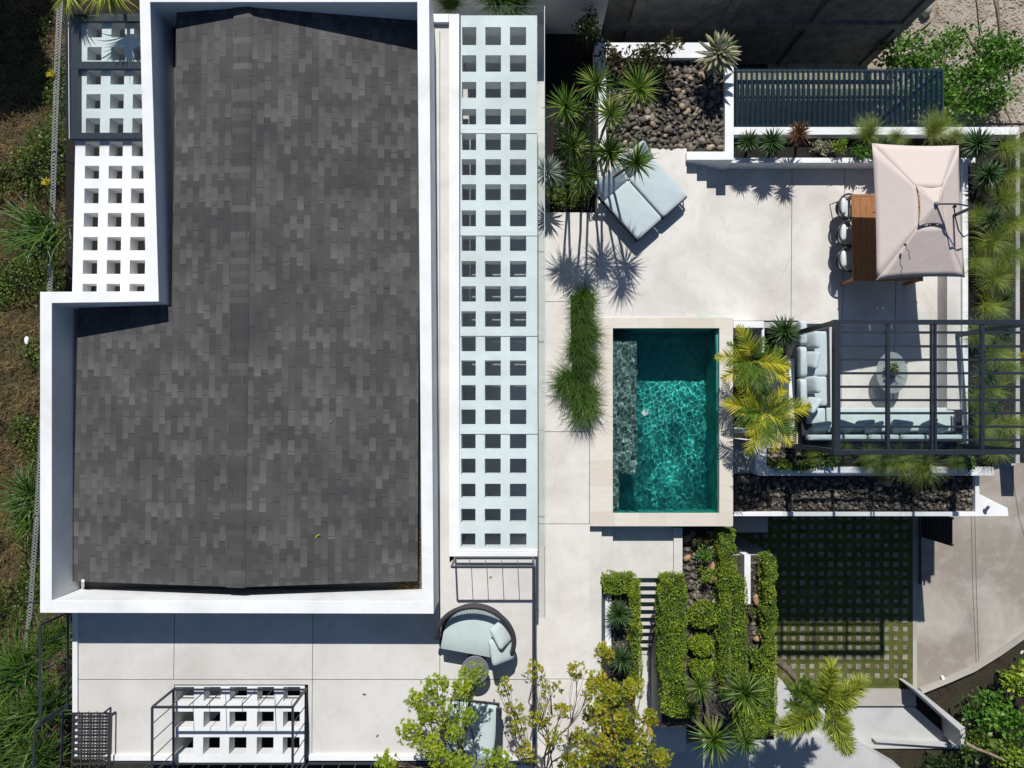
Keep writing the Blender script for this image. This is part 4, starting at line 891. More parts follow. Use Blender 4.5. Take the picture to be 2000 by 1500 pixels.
lt = mb.build('cut_trunk', M['bark'], None, 0, True, label='leaning bare trunk stump beside the outer hedge above the lawn', cat='trunk')
# palm-like plant whose yellow leaves reach in at the top left
for j_, (px, py, z, n, lb, s) in enumerate([(215, -25, 2.9, 34, 'yellow-tipped plant hanging over the framed glass roof', .8), (135, -15, 2.6, 20, 'yellow-leaved plant at the top left beside the fence', .6)]):
    c = W(px, py, z); t = empty('yellow_leaf_palm', Vector((c.x, c.y, -1.5)), lb, 'plant'); mb = MB(); random.seed(60 + j_)
    for i in range(n * 3): strap(mb, c, random.gauss(-1.5, .9), random.uniform(.0, .9), s * random.uniform(.5, 1.1), .035, 1.0, 5)
    mb.build('leaf_crown', L['plume'], t); mb = MB(); mb.tube([(c.x, c.y, -1.6), c], [.06, .04], 7); mb.build('trunk', M['bark'], t)
for px, py, lb in [(1992, 692, 'yellow leaf cluster at the right edge of the view beside the pergola bars'), (102, 142, 'small yellow leaf cluster by the fence below the glass roof corner'), (92, 355, 'small yellow leaf cluster at the fence above the big green clump')]:
    mb = MB(); random.seed(px)
    for i in range(16): strap(mb, (0, 0, 0), random.gauss(2.6, .8), random.uniform(.1, 1.2), .19, .04, .8, 4)
    tag(inst('yellow_leaf_tip', mb.mesh('yellow_leaf_tip', L['yellow']), None, W(px + 4, py + 6, .15 if px < 1000 else -.5)), lb, 'plant')
for px, py, s, lb in [(975, 0, 1.1, 'strap-leaved grass seen past the north end of the glass canopy'), (1000, 20, .9, 'green strap leaves under the north edge of the glass canopy'), (880, 8, .6, 'small dark grass by the north-east parapet corner')]:
    o = tag(inst('strap_leaf_plant', TL[0], None, W(px, py, .9), (0, 0, 1), s * 1.5), lb, 'plant')
# ------------------------------------------------------------------ trees across the lower edge
def crown_tree(name, label, base, clusters, leafk, seed, n=58, s=.115, hub=None):
    random.seed(seed); t = empty(name, base, label, 'tree'); lv = MB(); wd = MB()
    hub = hub or base + Vector((0, 0, 4.5)); tk = MB()
    tk.tube([base, base.lerp(hub, .5) + Vector((.08, .05, 0)), hub], [.11, .07, .035], 9); tk.build('trunk', M['bark'], t, smooth=True)
    for (px, py, z, r_) in clusters:
        c = W(px, py, z); pts = twig(wd, hub + rnd_dir() * .05, c, .020, .007, None, .07, 5)
        for k in range(int(n * r_ / .4)):
            d = rnd_dir(); d.z = abs(d.z) * .8 - .15; q = c + Vector((d.x, d.y, d.z * .7)) * r_ * random.uniform(.35, 1.0)
            if k % 3 == 0: twig(wd, pts[random.randint(3, 5)], q, .007, .003, None, .05, 2, 3)
            sprig(lv, q, (d + Vector((0, 0, .8))), s * random.uniform(.55, 1.3), random.randint(5, 9))
    lv.build('crown', L[leafk], t); wd.build('branch', M['bark'], t); return t
crown_tree('tree', 'sparse light green tree spreading over the south terrace', W(940, 1640, 0), [(925, 1318, 3.9, .26), (850, 1345, 3.9, .30), (900, 1345, 4.1, .28), (815, 1370, 3.8, .24), (860, 1395, 3.9, .32), (800, 1432, 3.7, .3), (840, 1455, 3.9, .34), (890, 1430, 3.9, .22), (915, 1400, 4.0, .2), (970, 1490, 4.2, .34), (900, 1495, 4.0, .3), (755, 1490, 3.6, .26), (865, 1485, 3.9, .3), (830, 1400, 3.8, .2)], 'tree', 5, 120, .066, W(905, 1500, 3.0))
crown_tree('tree', 'green and brown leafed tree with thin branches over the daybed', W(1040, 1640, 0), [(985, 1340, 3.7, .2), (1045, 1310, 3.8, .26), (1005, 1385, 3.7, .22), (1075, 1345, 3.8, .24), (1010, 1420, 3.9, .22), (1055, 1400, 3.8, .26), (1085, 1440, 3.7, .26), (1030, 1470, 3.9, .26), (1100, 1390, 3.6, .18), (1125, 1310, 3.4, .2), (1150, 1350, 3.4, .2)], 'treeyellow', 6, 72, .060, W(1060, 1540, 2.6))
crown_tree('tree', 'yellow and orange leafed tree between the terrace and the stair bed', W(1200, 1640, -2.1), [(1180, 1275, 2.4, .22), (1165, 1330, 2.4, .26), (1195, 1360, 2.6, .36), (1235, 1345, 2.2, .28), (1170, 1400, 2.6, .36), (1220, 1410, 2.7, .4), (1250, 1450, 2.5, .34), (1180, 1460, 2.7, .42), (1235, 1485, 2.6, .4), (1290, 1480, 2.3, .28), (1150, 1490, 2.6, .34), (1130, 1440, 2.5, .24), (1270, 1400, 2.2, .2), (1110, 1490, 2.5, .24)], 'treeyellow', 7, 155, .066, W(1205, 1520, 1.6))
# ------------------------------------------------------------------ river stones
random.seed(21); ST = []
for i in range(9):
    import bmesh
    bm = bmesh.new(); bmesh.ops.create_icosphere(bm, subdivisions=2, radius=1)
    sx, sy, sz = random.uniform(.8, 1.15), random.uniform(.6, .85), random.uniform(.42, .6)
    for v in bm.verts:
        k = 1 + .22 * noise.noise(v.co * 1.1 + Vector((i * 5, 0, 0))) + .06 * noise.noise(v.co * 3 + Vector((i * 5, 3, 0))); v.co = Vector((v.co.x * sx, v.co.y * sy, v.co.z * sz)) * k
    me = bpy.data.meshes.new('river_stone'); bm.to_mesh(me); bm.free(); me.materials.append(M['stone']); me.polygons.foreach_set("use_smooth", [True] * len(me.polygons)); ST.append(me)
NST = [0]
def stones(x0, y0, x1, y1, z, size, label, group, cap, jit=.42, step=None, skip=None):
    a, b = W(x0, y1, z), W(x1, y0, z); st = step or size * 1.75; pts = []
    y = a.y + st / 2; r_ = 0
    while y < b.y - size * .4:
        x = a.x + st / 2 + (r_ % 2) * st / 2
        while x < b.x - size * .5: pts.append((x + random.uniform(-jit, jit) * st, y + random.uniform(-jit, jit) * st)); x += st
        y += st * .87; r_ += 1
    random.shuffle(pts); small = MB()
    pts = [(min(max(x, a.x + size), b.x - size), min(max(y, a.y + size), b.y - size)) for x, y in pts]
    for i, (x, y) in enumerate(pts):
        if skip and skip(x, y): continue
        s = size * random.uniform(.6, 1.3)
        if i < cap:
            o = inst('river_stone', random.choice(ST), None, (x, y, z + s * .3), (random.uniform(-.5, .5), random.uniform(-.5, .5), random.uniform(0, 6.28)), s)
            tag(o, label, 'stone', group); NST[0] += 1
    for i in range(int(len(pts) * 3)):
        x, y = random.uniform(a.x + .03, b.x - .03), random.uniform(a.y + .03, b.y - .03); s = size * random.uniform(.3, .75); me = random.choice(ST)
        rz = random.uniform(0, 6.28); c, sn = math.cos(rz), math.sin(rz)
        small.add([(x + (v.co.x * c - v.co.y * sn) * s, y + (v.co.x * sn + v.co.y * c) * s, z + v.co.z * s + .01) for v in me.vertices], [tuple(p.vertices) for p in me.polygons])
    small.build('pebbles', M['pebble'], None, 0, True, kind='stuff', label='small brown pebbles filling ' + group.split(' in ')[-1])
mp, nt_, bs_ = newmat('small_pebble'); g_ = nd(nt_, "NewGeometry")
nt_.links.new(ramp(nt_, g_.outputs["Random Per Island"], [(0, (0.04, 0.035, 0.03)), (.6, (0.11, 0.095, 0.08)), (1, (0.22, 0.18, 0.14))]), bs_.inputs["Base Color"]); bs_.inputs["Roughness"].default_value = .8; M['pebble'] = mp
stones(1184, 113, 1416, 296, -.04, .095, 'grey-brown river stone lying in the square white-walled bed', 'river stones in the square bed', 200, .42, .150)
stones(1433, 930, 1906, 1000, ZD, .085, 'brown river stone lying in the lower strip above the long white ledge', 'river stones in the lower strip', 56)
stones(1334, 1036, 1402, 1180, -.69, .085, 'rounded grey stone in the rock bed between the two narrow hedges', 'rounded stones in the upper rock bed', 32)
stones(1466, 1092, 1492, 1330, -1.69, .08, 'rounded stone in the small lower rock bed above the driveway', 'rounded stones in the lower rock bed', 8)
stones(1194, 1150, 1234, 1345, -.44, .06, 'small stone under the yuccas of the stair bed', 'small stones in the stair bed', 6)
stones(1340, 1180, 1402, 1330, -.69, .06, 'small grey stone around the clipped round bushes', 'small stones around the clipped bushes', 0)
stones(1497, 878, 1640, 911, -.5, .07, 'dark stone at the west end of the bed behind the long sofa', 'dark stones in the bed behind the sofa', 6)
M['ochre'] = plain('ochre_rock', (0.38, 0.24, 0.13), .9, 0, .3, 8, .3, 20)
for px, py, z, s, lb in [(1342, 1052, -.6, .13, 'ochre boulder at the head of the upper rock bed'), (1342, 1090, -.6, .12, 'ochre-grey boulder beside the grey-white garden wall'), (1393, 1106, -.6, .13, 'ochre boulder beside the small bush in the upper rock bed'), (1392, 1133, -.6, .12, 'ochre boulder against the long narrow hedge'),
      (1478, 1172, -1.6, .14, 'pale ochre boulder in the middle of the lower rock bed'), (1480, 1247, -1.6, .13, 'square ochre boulder in the lower rock bed below the middle'), (1484, 1118, -1.6, .12, 'pinkish boulder near the head of the lower rock bed'), (1480, 1305, -1.6, .13, 'ochre boulder at the foot of the lower rock bed'),
      (1808, 14, ZG + .2, .32, 'pale grey boulder on the rubble at the top edge')]:
    o = inst('boulder', ST[int(px) % 9].copy(), None, W(px, py, z), (0, 0, px), s); o.data.materials[0] = M['ochre'] if px < 1800 else M['kerb']; tag(o, lb, 'boulder')
# ------------------------------------------------------------------ railings
def railing(label, pts, z, hgt=1.0, step=.34, mid=(), mat=None, name='railing', posts=True):
    """pts: pixel corner list at floor level z"""
    mat = mat or M['metal']; P = [W(x, y, z) for x, y in pts]; t = empty(name, P[0], label, 'railing'); up = Vector((0, 0, hgt))
    for a, b in zip(P, P[1:]):
        mb = MB(); mb.bar(a + up, b + up, .045, .03); mb.build('top_rail', mat, t, .003)
        mb = MB(); mb.bar(a + Vector((0, 0, .08)), b + Vector((0, 0, .08)), .04, .03); mb.build('bottom_rail', mat, t, .003)
        n = max(1, round((b - a).length / step))
        for i in range(1, n):
            q = a.lerp(b, i / n); mb = MB(); mb.bar(q + Vector((0, 0, .09)), q + up * .985, .014); mb.build('baluster', mat, t)
    for q in P:
        mb = MB(); mb.bar(q, q + up * .985, .04); mb.build('post', mat, t, .003)
    return t
railing('charcoal railing around the small perforated slab of the south terrace', [(342, 1560), (342, 1344), (599, 1344), (599, 1560)], ZT + .01, .98, .33)
railing('charcoal railing at the south end of the glass canopy, turning down the east terrace edge', [(889, 1089), (1041, 1089), (1041, 1484)], ZT + .09, .93, .33)
railing('charcoal railing along the west edge of the south terrace', [(137, 1194), (137, 1378), (128, 1378), (122, 1520)], ZT, .98, .36)
railing('charcoal railing along the south terrace edge at the bottom of the view', [(205, 1488), (596, 1488)], ZT + .02, .98, .33)
railing('charcoal railing along the south terrace edge under the green tree', [(604, 1488), (1040, 1488)], ZT + .02, .98, .33)
gr = empty('metal_grating', W(175, 1440, ZT + .02), 'dark metal grating gate lying at the south-west corner of the terrace', 'grating')
a, b = W(140, 1540, ZT + .1), W(213, 1392, ZT + .1)
for i in range(5):
    x = a.x + (b.x - a.x) * i / 4; mb = MB(); mb.bar((x, a.y, a.z), (x, b.y, b.z), .03, .03); mb.build('bar', M['pot'], gr)
for i in range(13):
    y = a.y + (b.y - a.y) * i / 12; mb = MB(); mb.bar((a.x, y, a.z + .03), (b.x, y, a.z + .03), .035, .02); mb.build('slat', M['pot'], gr)
for i in range(4):
    x = a.x + (b.x - a.x) * (i + .5) / 4; mb = MB(); mb.bar((x, a.y, a.z - .06), (x, b.y, a.z - .06), .012, .02); mb.build('thin_bar', M['wicker'], gr)
mb = MB(); mb.bar(W(203, 1392, ZT + .15), W(216, 1382, ZT + .2), .035); mb.bar(W(216, 1382, ZT + .2), W(214, 1540, ZT + .2), .03); mb.build('frame', M['metal'], gr)
# ------------------------------------------------------------------ hillside fence
fz = .1
fp = [(118, -10), (112, 120), (106, 300), (100, 500), (96, 590), (82, 830), (72, 1010), (66, 1090), (60, 1180), (50, 1270), (44, 1330)]
fn = empty('wire_fence', W(90, 700, ZL), 'grey chain-link fence strip running down the hillside', 'fence')
P = [W(x, y, fz) for x, y in fp]
for k, off in enumerate((-.06, .06)):
    mb = MB(); mb.tube([p + Vector((off, 0, 0)) for p in P], .014, 5); mb.build('wire', M['steel'], fn)
mb = MB(); n = 0
for a, b in zip(P, P[1:]):
    L_ = (b - a).length; d = (b - a) / L_; m = int(L_ / .075)
    for i in range(m):
        q = a + d * (i * .075); n += 1
        mb.bar(q + Vector((-.06, 0, 0)), q + d * .075 + Vector((.06, 0, 0)), .014, .010); mb.bar(q + Vector((.06, 0, .01)), q + d * .075 + Vector((-.06, 0, .01)), .014, .010)
mb.build('mesh', M['galv'] if 'galv' in M else M['slate'], fn)
for p in P[::2]:
    mb = MB(); mb.tube([(p.x, p.y, ZL - .3), p], .03, 8); mb.build('post', M['slate'], fn)
# ------------------------------------------------------------------ pergola over the lounge
zp = 2.35; pg = empty('pergola', W(1800, 760, ZD), 'dark metal pergola frame with glass roof over the lounge', 'pergola')
XE = 2016; MT = M['metal']
def pbar(nm, x0, y0, x1, y1, w, h, z=zp): 
    mb = MB(); mb.bar(W(x0, y0, z), W(x1, y1, z), w, h); mb.build(nm, MT, pg, .003)
pbar('beam', 1633, 629, 1633, 882, .13, .14); pbar('beam', XE, 629, XE, 882, .13, .14)
pbar('beam', 1626, 629.5, XE + 7, 629.5, .10, .12); pbar('beam', 1626, 883, XE + 7, 883, .10, .12)
for x, w in ((1733.5, .075), (1819.5, .045), (1826, .045), (1917.5, .075)): pbar('rafter', x, 634, x, 878, w * .9, .09)
for y in (649.5, 676.5, 702.6, 729, 755.4, 781.5, 807, 833.4, 859.5): pbar('slat', 1640, y, XE - 6, y, .052, .05, zp - .055)
for x, y in ((1634, 630), (1634, 882), (XE, 630), (XE, 882)):
    q = W(x, y, zp - .06); mb = MB(); mb.bar(Vector((q.x, q.y, ZD if x > 1900 else ZD + .02)), q, .11); mb.build('post', MT, pg, .004)
for x0, x1 in ((1618, 1822), (1824, 2030)):
    for y0, y1 in ((608, 755), (757, 903)):
        pr(rect(x0, y0, x1, y1), zp + .095, zp + .083).build('glass_panel', M['glassclear'], pg)
# ------------------------------------------------------------------ slatted glass roof (north-east)
sc_ = empty('slatted_glass_roof', W(1640, 190, ZG), 'dark slatted metal roof under tinted glass, north of the dining deck', 'canopy')
zs = -.62
for i in range(41):
    x = 1438 + i * 10.05; mb = MB(); mb.bar(W(x, 137, zs - .10), W(x, 246, zs - .10), .04, .08); mb.build('slat', M['slat'], sc_)
for y in (139, 190, 245):
    mb = MB(); mb.bar(W(1434, y, zs - .19), W(1842, y, zs - .19), .05, .08); mb.build('beam', M['slat'], sc_)
pr(rect(1433, 133, 1842, 248), zs, zs - .012).build('glass_panel', M['glassdark'], sc_)
for x in (1700, 1840):
    q = W(x, 140, zs - .2); mb = MB(); mb.bar(Vector((q.x, q.y, ZG)), q, .08); mb.build('post', M['slat'], sc_)
struct('entry_path', pr([(1436, 142), (1700, 142), (1745, 160), (1725, 196), (1436, 196)], -1.02, ZG), M['ochrewash'])
# ------------------------------------------------------------------ parasol
pa = empty('parasol', W(1792, 411, ZD), 'large pale pink-beige rectangular cantilever parasol over the dining table', 'parasol')
A = W(1828, 399, ZD + 2.68)
CN = [W(1703, 280, ZD + 2.18), W(1872, 284, ZD + 2.1), W(1884, 541, ZD + 1.95), W(1712, 547, ZD + 2.16)]
VH = [A.lerp(c, .27) - Vector((0, 0, .03)) for c in CN]
def canopy(inner, outer, nseg=10, sag=.012, edge=.10):
    mb = MB(); N = 8
    for k in range(4):
        a0, a1, b0, b1 = inner[k], inner[(k + 1) % 4], outer[k], outer[(k + 1) % 4]; vs = []; ctr = (a0 + a1) / 2
        for i in range(N + 1):
            for j_ in range(nseg + 1):
                u, v = i / N, j_ / nseg; pa_, pb = a0.lerp(a1, v), b0.lerp(b1, v); q = pa_.lerp(pb, u); s = 4 * v * (1 - v)
                q = q + (ctr - q) * (s * edge * u * u * .35); q.z -= sag * s * u * .8
                q.z += .006 * noise.noise(Vector((q.x * 3, q.y * 3, 1))); vs.append(q)
        fs = [(i * (nseg + 1) + j_, (i + 1) * (nseg + 1) + j_, (i + 1) * (nseg + 1) + j_ + 1, i * (nseg + 1) + j_ + 1) for i in range(N) for j_ in range(nseg)]
        mb.add(vs, fs)
    return mb
mfab, ntf, bf = newmat("parasol_canvas"); bf.inputs["Base Color"].default_value = (0.66, 0.565, 0.52, 1); bf.inputs["Roughness"].default_value = .95; bf.inputs["Specular IOR Level"].default_value = .1
wvn = nd(ntf, "TexNoise"); wvn.inputs["Scale"].default_value = 3.5; wvn.inputs["Detail"].default_value = 4; ntf.links.new(nd(ntf, "NewGeometry").outputs["Position"], wvn.inputs["Vector"]); bump(ntf, bf, wvn.outputs["Fac"], .22, .05)
trf = nd(ntf, "BsdfTranslucent"); trf.inputs[0].default_value = (0.5, .38, .34, 1); mxf = nd(ntf, "MixShader"); mxf.inputs[0].default_value = .10
ntf.links.new(bf.outputs[0], mxf.inputs[1]); ntf.links.new(trf.outputs[0], mxf.inputs[2]); ntf.links.new(mxf.outputs[0], ntf.nodes["Material Output"].inputs[0])
cv_ = canopy(VH, CN); c_ = cv_.build('canopy', mfab, pa, 0, True)
sm = c_.modifiers.new('cloth', 'SOLIDIFY'); sm.thickness = .006
vt = canopy([A + Vector((-.03, .03, 0)), A + Vector((.03, .03, 0)), A + Vector((.03, -.03, 0)), A + Vector((-.03, -.03, 0))], [v + (v - A) * .10 + Vector((0, 0, .045)) for v in VH], 10, .01, .4)
v_ = vt.build('vent_flap', mfab, pa, 0, True); sm = v_.modifiers.new('cloth', 'SOLIDIFY'); sm.thickness = .005
pip = MB()
for k in range(4):
    pip.tube([VH[k] + Vector((0, 0, .004)), CN[k] + Vector((0, 0, .004))], .006, 6)
pip.build('seam', mfab, pa)
for k in range(4):
    mb = MB(); mb.bar(A - Vector((0, 0, .16)), CN[k] - Vector((0, 0, .03)), .022, .03); mb.build('rib', M['metal'], pa)
    q = (CN[k] + CN[(k + 1) % 4]) / 2; mb = MB(); mb.bar(A - Vector((0, 0, .16)), q - Vector((0, 0, .08)), .018, .024); mb.build('rib', M['metal'], pa)
mb = MB(); mb.lathe(A + Vector((0, 0, -.02)), [(.05, 0), (.05, .05), (.03, .08), (.0, .09)], 12); mb.build('finial', M['slate'], pa)
m0 = W(1900, 404, ZD + 2.95); base = W(1842, 560, ZD)
mb = MB(); mb.tube([A + Vector((0, 0, .02)), A.lerp(m0, .5) + Vector((0, 0, .12)), m0], .018, 7); mb.build('arm', M['metal'], pa)
mb = MB(); mb.tube([W(1863, 404, ZD + 2.80), W(1866, 425, ZD + 2.7), W(1872, 450, ZD + 2.6), W(1882, 463, ZD + 2.4), W(1892, 458, ZD + 2.3)], .015, 6); mb.build('strut', M['metal'], pa)
mb = MB(); mb.lathe(W(1863, 404, ZD + 2.8), [(.035, 0), (.035, .05), (.02, .07)], 10); mb.build('knob', M['metal'], pa)
mast = W(1868, 470, ZD); mt_ = Vector((m0.x + .02, m0.y, m0.z)); mb = MB(); mb.tube([Vector((mt_.x, mt_.y, ZD)), mt_], .038, 10); mb.build('mast', M['metal'], pa)
mb = MB(); mb.box(Vector((mt_.x, mt_.y, ZD + .06)), (.7, .7, .08)); mb.build('base', M['metal'], pa, .01)
mb = MB(); q0 = W(1767, 478, ZD + 2.52)
cord = [q0 + Vector((x * .01, -y * .01, .02 - y * .0008)) for x, y in ((0, 0), (3, 5), (2, 9), (6, 13), (10, 15), (8, 22), (11, 26), (9, 30), (12, 34))]
mb.tube(cord, .008, 5); mb.lathe(q0, [(.03, 0), (.03, .03), (.015, .04)], 8); mb.build('tie_cord', M['metal'], pa)
# ------------------------------------------------------------------ dining table and chairs
ta = empty('dining_table', W(1745, 465, ZD), 'brown teak slatted dining table half under the parasol', 'table')
z = ZD + .76; a, b = W(1666, 549, z), W(1800, 379, z)
nb_ = 11; wd_ = (b.x - a.x - .12) / nb_; tp = MB()
for i in range(nb_):
    x = a.x + .06 + wd_ * (i + .5); tp.box((x, (a.y + b.y) / 2, z - .012), (wd_ - .006, b.y - a.y - .13, .022))
tp.build('tabletop', M['wood'], ta, .002)
mb = MB()
for x in (a.x + .03, b.x - .03): mb.box((x, (a.y + b.y) / 2, z - .016), (.055, b.y - a.y, .034))
for y in (a.y + .03, b.y - .03): mb.box(((a.x + b.x) / 2, y, z - .017), (b.x - a.x - .116, .055, .034))
mb.build('frame', M['wood'], ta, .003)
for x in (a.x + .05, b.x - .05):
    for y in (a.y + .05, b.y - .05):
        mb = MB(); mb.box((x, y, (ZD + z - .035) / 2), (.075, .075, z - .035 - ZD)); mb.build('leg', M['wood'], ta, .004)
def shell_ring(mb, rx, ry, a0, a1, z0, z1f, th=.03, n=26, mat=None, flare=.0, ropes=True):
    """curved rope back: rails plus vertical cords"""
    top = []; bot = []
    for i in range(n + 1):
        a = a0 + (a1 - a0) * i / n; t = i / n; z1 = z1f(t)
        top.append(Vector((rx * (1 + flare) * math.cos(a), ry * (1 + flare) * math.sin(a), z1))); bot.append(Vector((rx * math.cos(a) * .94, ry * math.sin(a) * .94, z0)))
    mb.tube(top, th * .5, 7); mb.tube(bot, th * .4, 6)
    if ropes:
        for i in range(n):
            for k in range(2):
                t = k / 2; mb.tube([bot[i].lerp(bot[i + 1], t), top[i].lerp(top[i + 1], t)], .007, 4)
    return top
def dining_chair():
    t = empty('dining_chair', (0, 0, 0), 'x', 'chair', 'rope-backed chairs along the west side of the dining table')
    def loc(mb, nm, mat, **k):
        o = mb.build(nm, mat, None, **k); o.parent = t; return o
    mb = MB(); shell_ring(mb, .285, .285, R(60), R(300), .40, lambda t: .56 + .12 * math.sin(math.pi * t), .045, 16, None, .10); loc(mb, 'backrest', M['wicker'], smooth=True)
    mb = MB(); mb.lathe((0.01, 0, .38), [(.24, 0), (.265, .02), (.265, .04), (.24, .05)], 20); loc(mb, 'seat_frame', M['wicker'])
    mb = MB(); mb.cushion((.02, 0, .46), (.50, .49, .10), 0, None, 8, .3, None, .45); loc(mb, 'cushion', M['seatpad'], smooth=True)
    mb = MB(); mb.cushion((-.19, 0, .58), (.14, .44, .24), 0, None, 8, .4, None, .5); loc(mb, 'back_cushion', M['seatpad'], smooth=True)
    for sx, sy in ((1, 1), (1, -1), (-1, 1), (-1, -1)):
        mb = MB(); mb.tube([(sx * .19, sy * .19, .39), (sx * .24, sy * .22, 0)], [.016, .011], 6); loc(mb, 'leg', M['metal'])
    return t
ch = dining_chair()
for i, (px, py, lb) in enumerate([(1648, 407, 'northernmost of the three rope-backed dining chairs, in full sun'), (1648, 459, 'middle rope-backed dining chair at the teak table'), (1648, 509, 'southernmost of the three rope-backed dining chairs')]):
    c = ch if i == 0 else copy_tree(ch); c.location = W(px + 6, py, ZD + .42) - Vector((0, 0, .42)); c["label"] = lb; c.rotation_euler.z = (0.02, -.05, .03)[i]
# ------------------------------------------------------------------ daybed
dc = W(1262, 390, .32); da = math.atan2(-(380 - 345), 1345 - 1245)
e1 = (W(1345, 381, .4) - W(1245, 469, .4)); rz = math.atan2(e1.y, e1.x)          # along the foot edge
db = empty('double_daybed', Vector((dc.x, dc.y, 0)), 'double daybed with two pale blue-grey mattresses beside the stone bed', 'daybed')
U = Vector((math.cos(rz), math.sin(rz), 0)); V = Vector((-math.sin(rz), math.cos(rz), 0))   # U along the foot, V toward the head
foot = W(1295, 425, .4); foot.z = 0
Mz = Matrix.Rotation(rz, 3, 'Z'); LW = e1.length
for sgn, shift, nm in ((-1, 0, ''), (1, 0, '')):
    c = foot + U * (sgn * LW / 4) + V * .63; mb = MB(); c.z = .345
    mb.cushion(c, (LW / 2 - .03, 1.27, .13), rz, None, 10, .16, None, .12); mb.build('mattress', M['cushion'], db, 0, True)
    Mb = Mz @ Matrix.Rotation(-.75, 3, 'X').transposed(); c2 = foot + U * (sgn * LW / 4) + V * 1.47; c2.z = .53
    mb = MB(); mb.cushion(c2, (LW / 2 - .04, .56, .13), 0, None, 10, .2, Mb, .16); mb.build('back_cushion', M['cushion'], db, 0, True)
mb = MB()
for v in (.0, 1.25): 
    p = foot + V * v; mb.bar(p - U * (LW / 2 - .02) + Vector((0, 0, .255)), p + U * (LW / 2 - .02) + Vector((0, 0, .255)), .035, .04)
for u in (-1, 0, 1):
    p = foot + U * u * (LW / 2 - .02); mb.bar(p + Vector((0, 0, .25)), p + V * 1.70 + Vector((0, 0, .25)), .035, .04)
mb.build('frame', M['metal'], db)
for u in (-1, 1):
    for v in (.03, 1.65):
        p = foot + U * u * (LW / 2 - .03) + V * v; mb = MB(); mb.bar(p, p + Vector((0, 0, .25)), .03); mb.build('leg', M['metal'], db)
for u in (-1, 1):
    mb = MB(); p = foot + U * u * (LW / 2 + .0) + V * 1.25
    Q = [p + Vector((0, 0, .27)), p + V * .48 + Vector((0, 0, .80)), p + V * .50 + Vector((0, 0, .27))]
    mb.tube([Q[0], Q[1], Q[2]], .016, 5)
    for i in range(8):
        t = (i + .5) / 8; mb.tube([Q[0].lerp(Q[2], t), Q[0].lerp(Q[1], t)], .008, 4)
    mb.build('side_frame', M['wicker'], db)
# ------------------------------------------------------------------ terrace loveseat, side table and second lounger
lv = empty('loveseat', W(931, 1232, ZT), 'round-backed charcoal rope loveseat with pale sage cushions on the upper terrace', 'sofa')
def put(mb, nm, mat, t, rz, **k):
    o = mb.build(nm, mat, None, **k); off = o.location.copy(); o.location = (0, 0, 0)
    o.data.transform(Matrix.Translation(off)); o.data.transform(Matrix.Rotation(rz, 4, 'Z')); o.parent = t; return o
LR = R(-10)
mb = MB(); shell_ring(mb, .74, .66, R(-18), R(190), .30, lambda t: .52 + .26 * math.sin(math.pi * t) ** .7, .10, 44, None, .07); put(mb, 'backrest', M['wicker'], lv, LR, smooth=True)
def half(mb, z0, z1, k):
    pts = [Vector((.72 * k * math.cos(R(a)), .60 * k * math.sin(R(a)), z1)) for a in range(0, 181, 9)] + [Vector((-.72 * k, -.34, z1)), Vector((.76 * k, -.34, z1))]
    mb.prism([pts], z0)
mb = MB(); half(mb, .26, .32, 1.0); put(mb, 'seat_frame', M['wicker'], lv, LR, bevel=.01)
mb = MB(); half(mb, .33, .47, .93); o = put(mb, 'seat_cushion', M['cushion2'], lv, LR); bv = o.modifiers.new('soft', 'BEVEL'); bv.width = .045; bv.segments = 4; bv.limit_method = 'ANGLE'; bv.angle_limit = R(50); o.data.polygons.foreach_set("use_smooth", [True] * len(o.data.polygons))
Mp = Matrix.Rotation(R(-38), 3, 'Z') @ Matrix.Rotation(R(38), 3, 'Y')
mb = MB(); mb.cushion((.50, .22, .66), (.42, .46, .16), 0, None, 10, .5, Matrix.Rotation(R(38), 3, 'Z') @ Matrix.Rotation(R(50), 3, 'Y'), .34, .16); put(mb, 'pillow', M['cushion2'], lv, LR, smooth=True)
mb = MB(); mb.cushion((.56, -.10, .60), (.50, .52, .17), 0, None, 10, .5, Matrix.Rotation(R(20), 3, 'Z') @ Matrix.Rotation(R(30), 3, 'Y'), .34, .16); put(mb, 'pillow', M['cushion2'], lv, LR, smooth=True)
for x, y in ((-.6, -.3), (.62, -.3), (-.4, .4), (.4, .4)):
    mb = MB(); mb.tube([(x, y, .28), (x * 1.08, y * 1.1, 0)], .018, 6); put(mb, 'leg', M['metal'], lv, LR)
stb = empty('side_table', W(930, 1293, ZT), 'round slate-grey side table in front of the loveseat', 'side table')
mb = MB(); mb.lathe(W(930, 1293, ZT), [(.28, .44), (.285, .45), (.285, .475), (.275, .48)], 32); mb.build('tabletop', M['slate'], stb, 0)
mb = MB(); mb.lathe(W(930, 1293, ZT), [(.20, 0), (.21, .01), (.20, .02)], 24)
c = W(930, 1293, ZT)
for i in range(30):
    a = 6.283 * i / 30; mb.tube([c + Vector((.20 * math.cos(a), .20 * math.sin(a), .01)), c + Vector((.13 * math.cos(a), .13 * math.sin(a), .24)), c + Vector((.23 * math.cos(a), .23 * math.sin(a), .445))], .007, 4)
mb.build('rope_base', M['wicker'], stb)
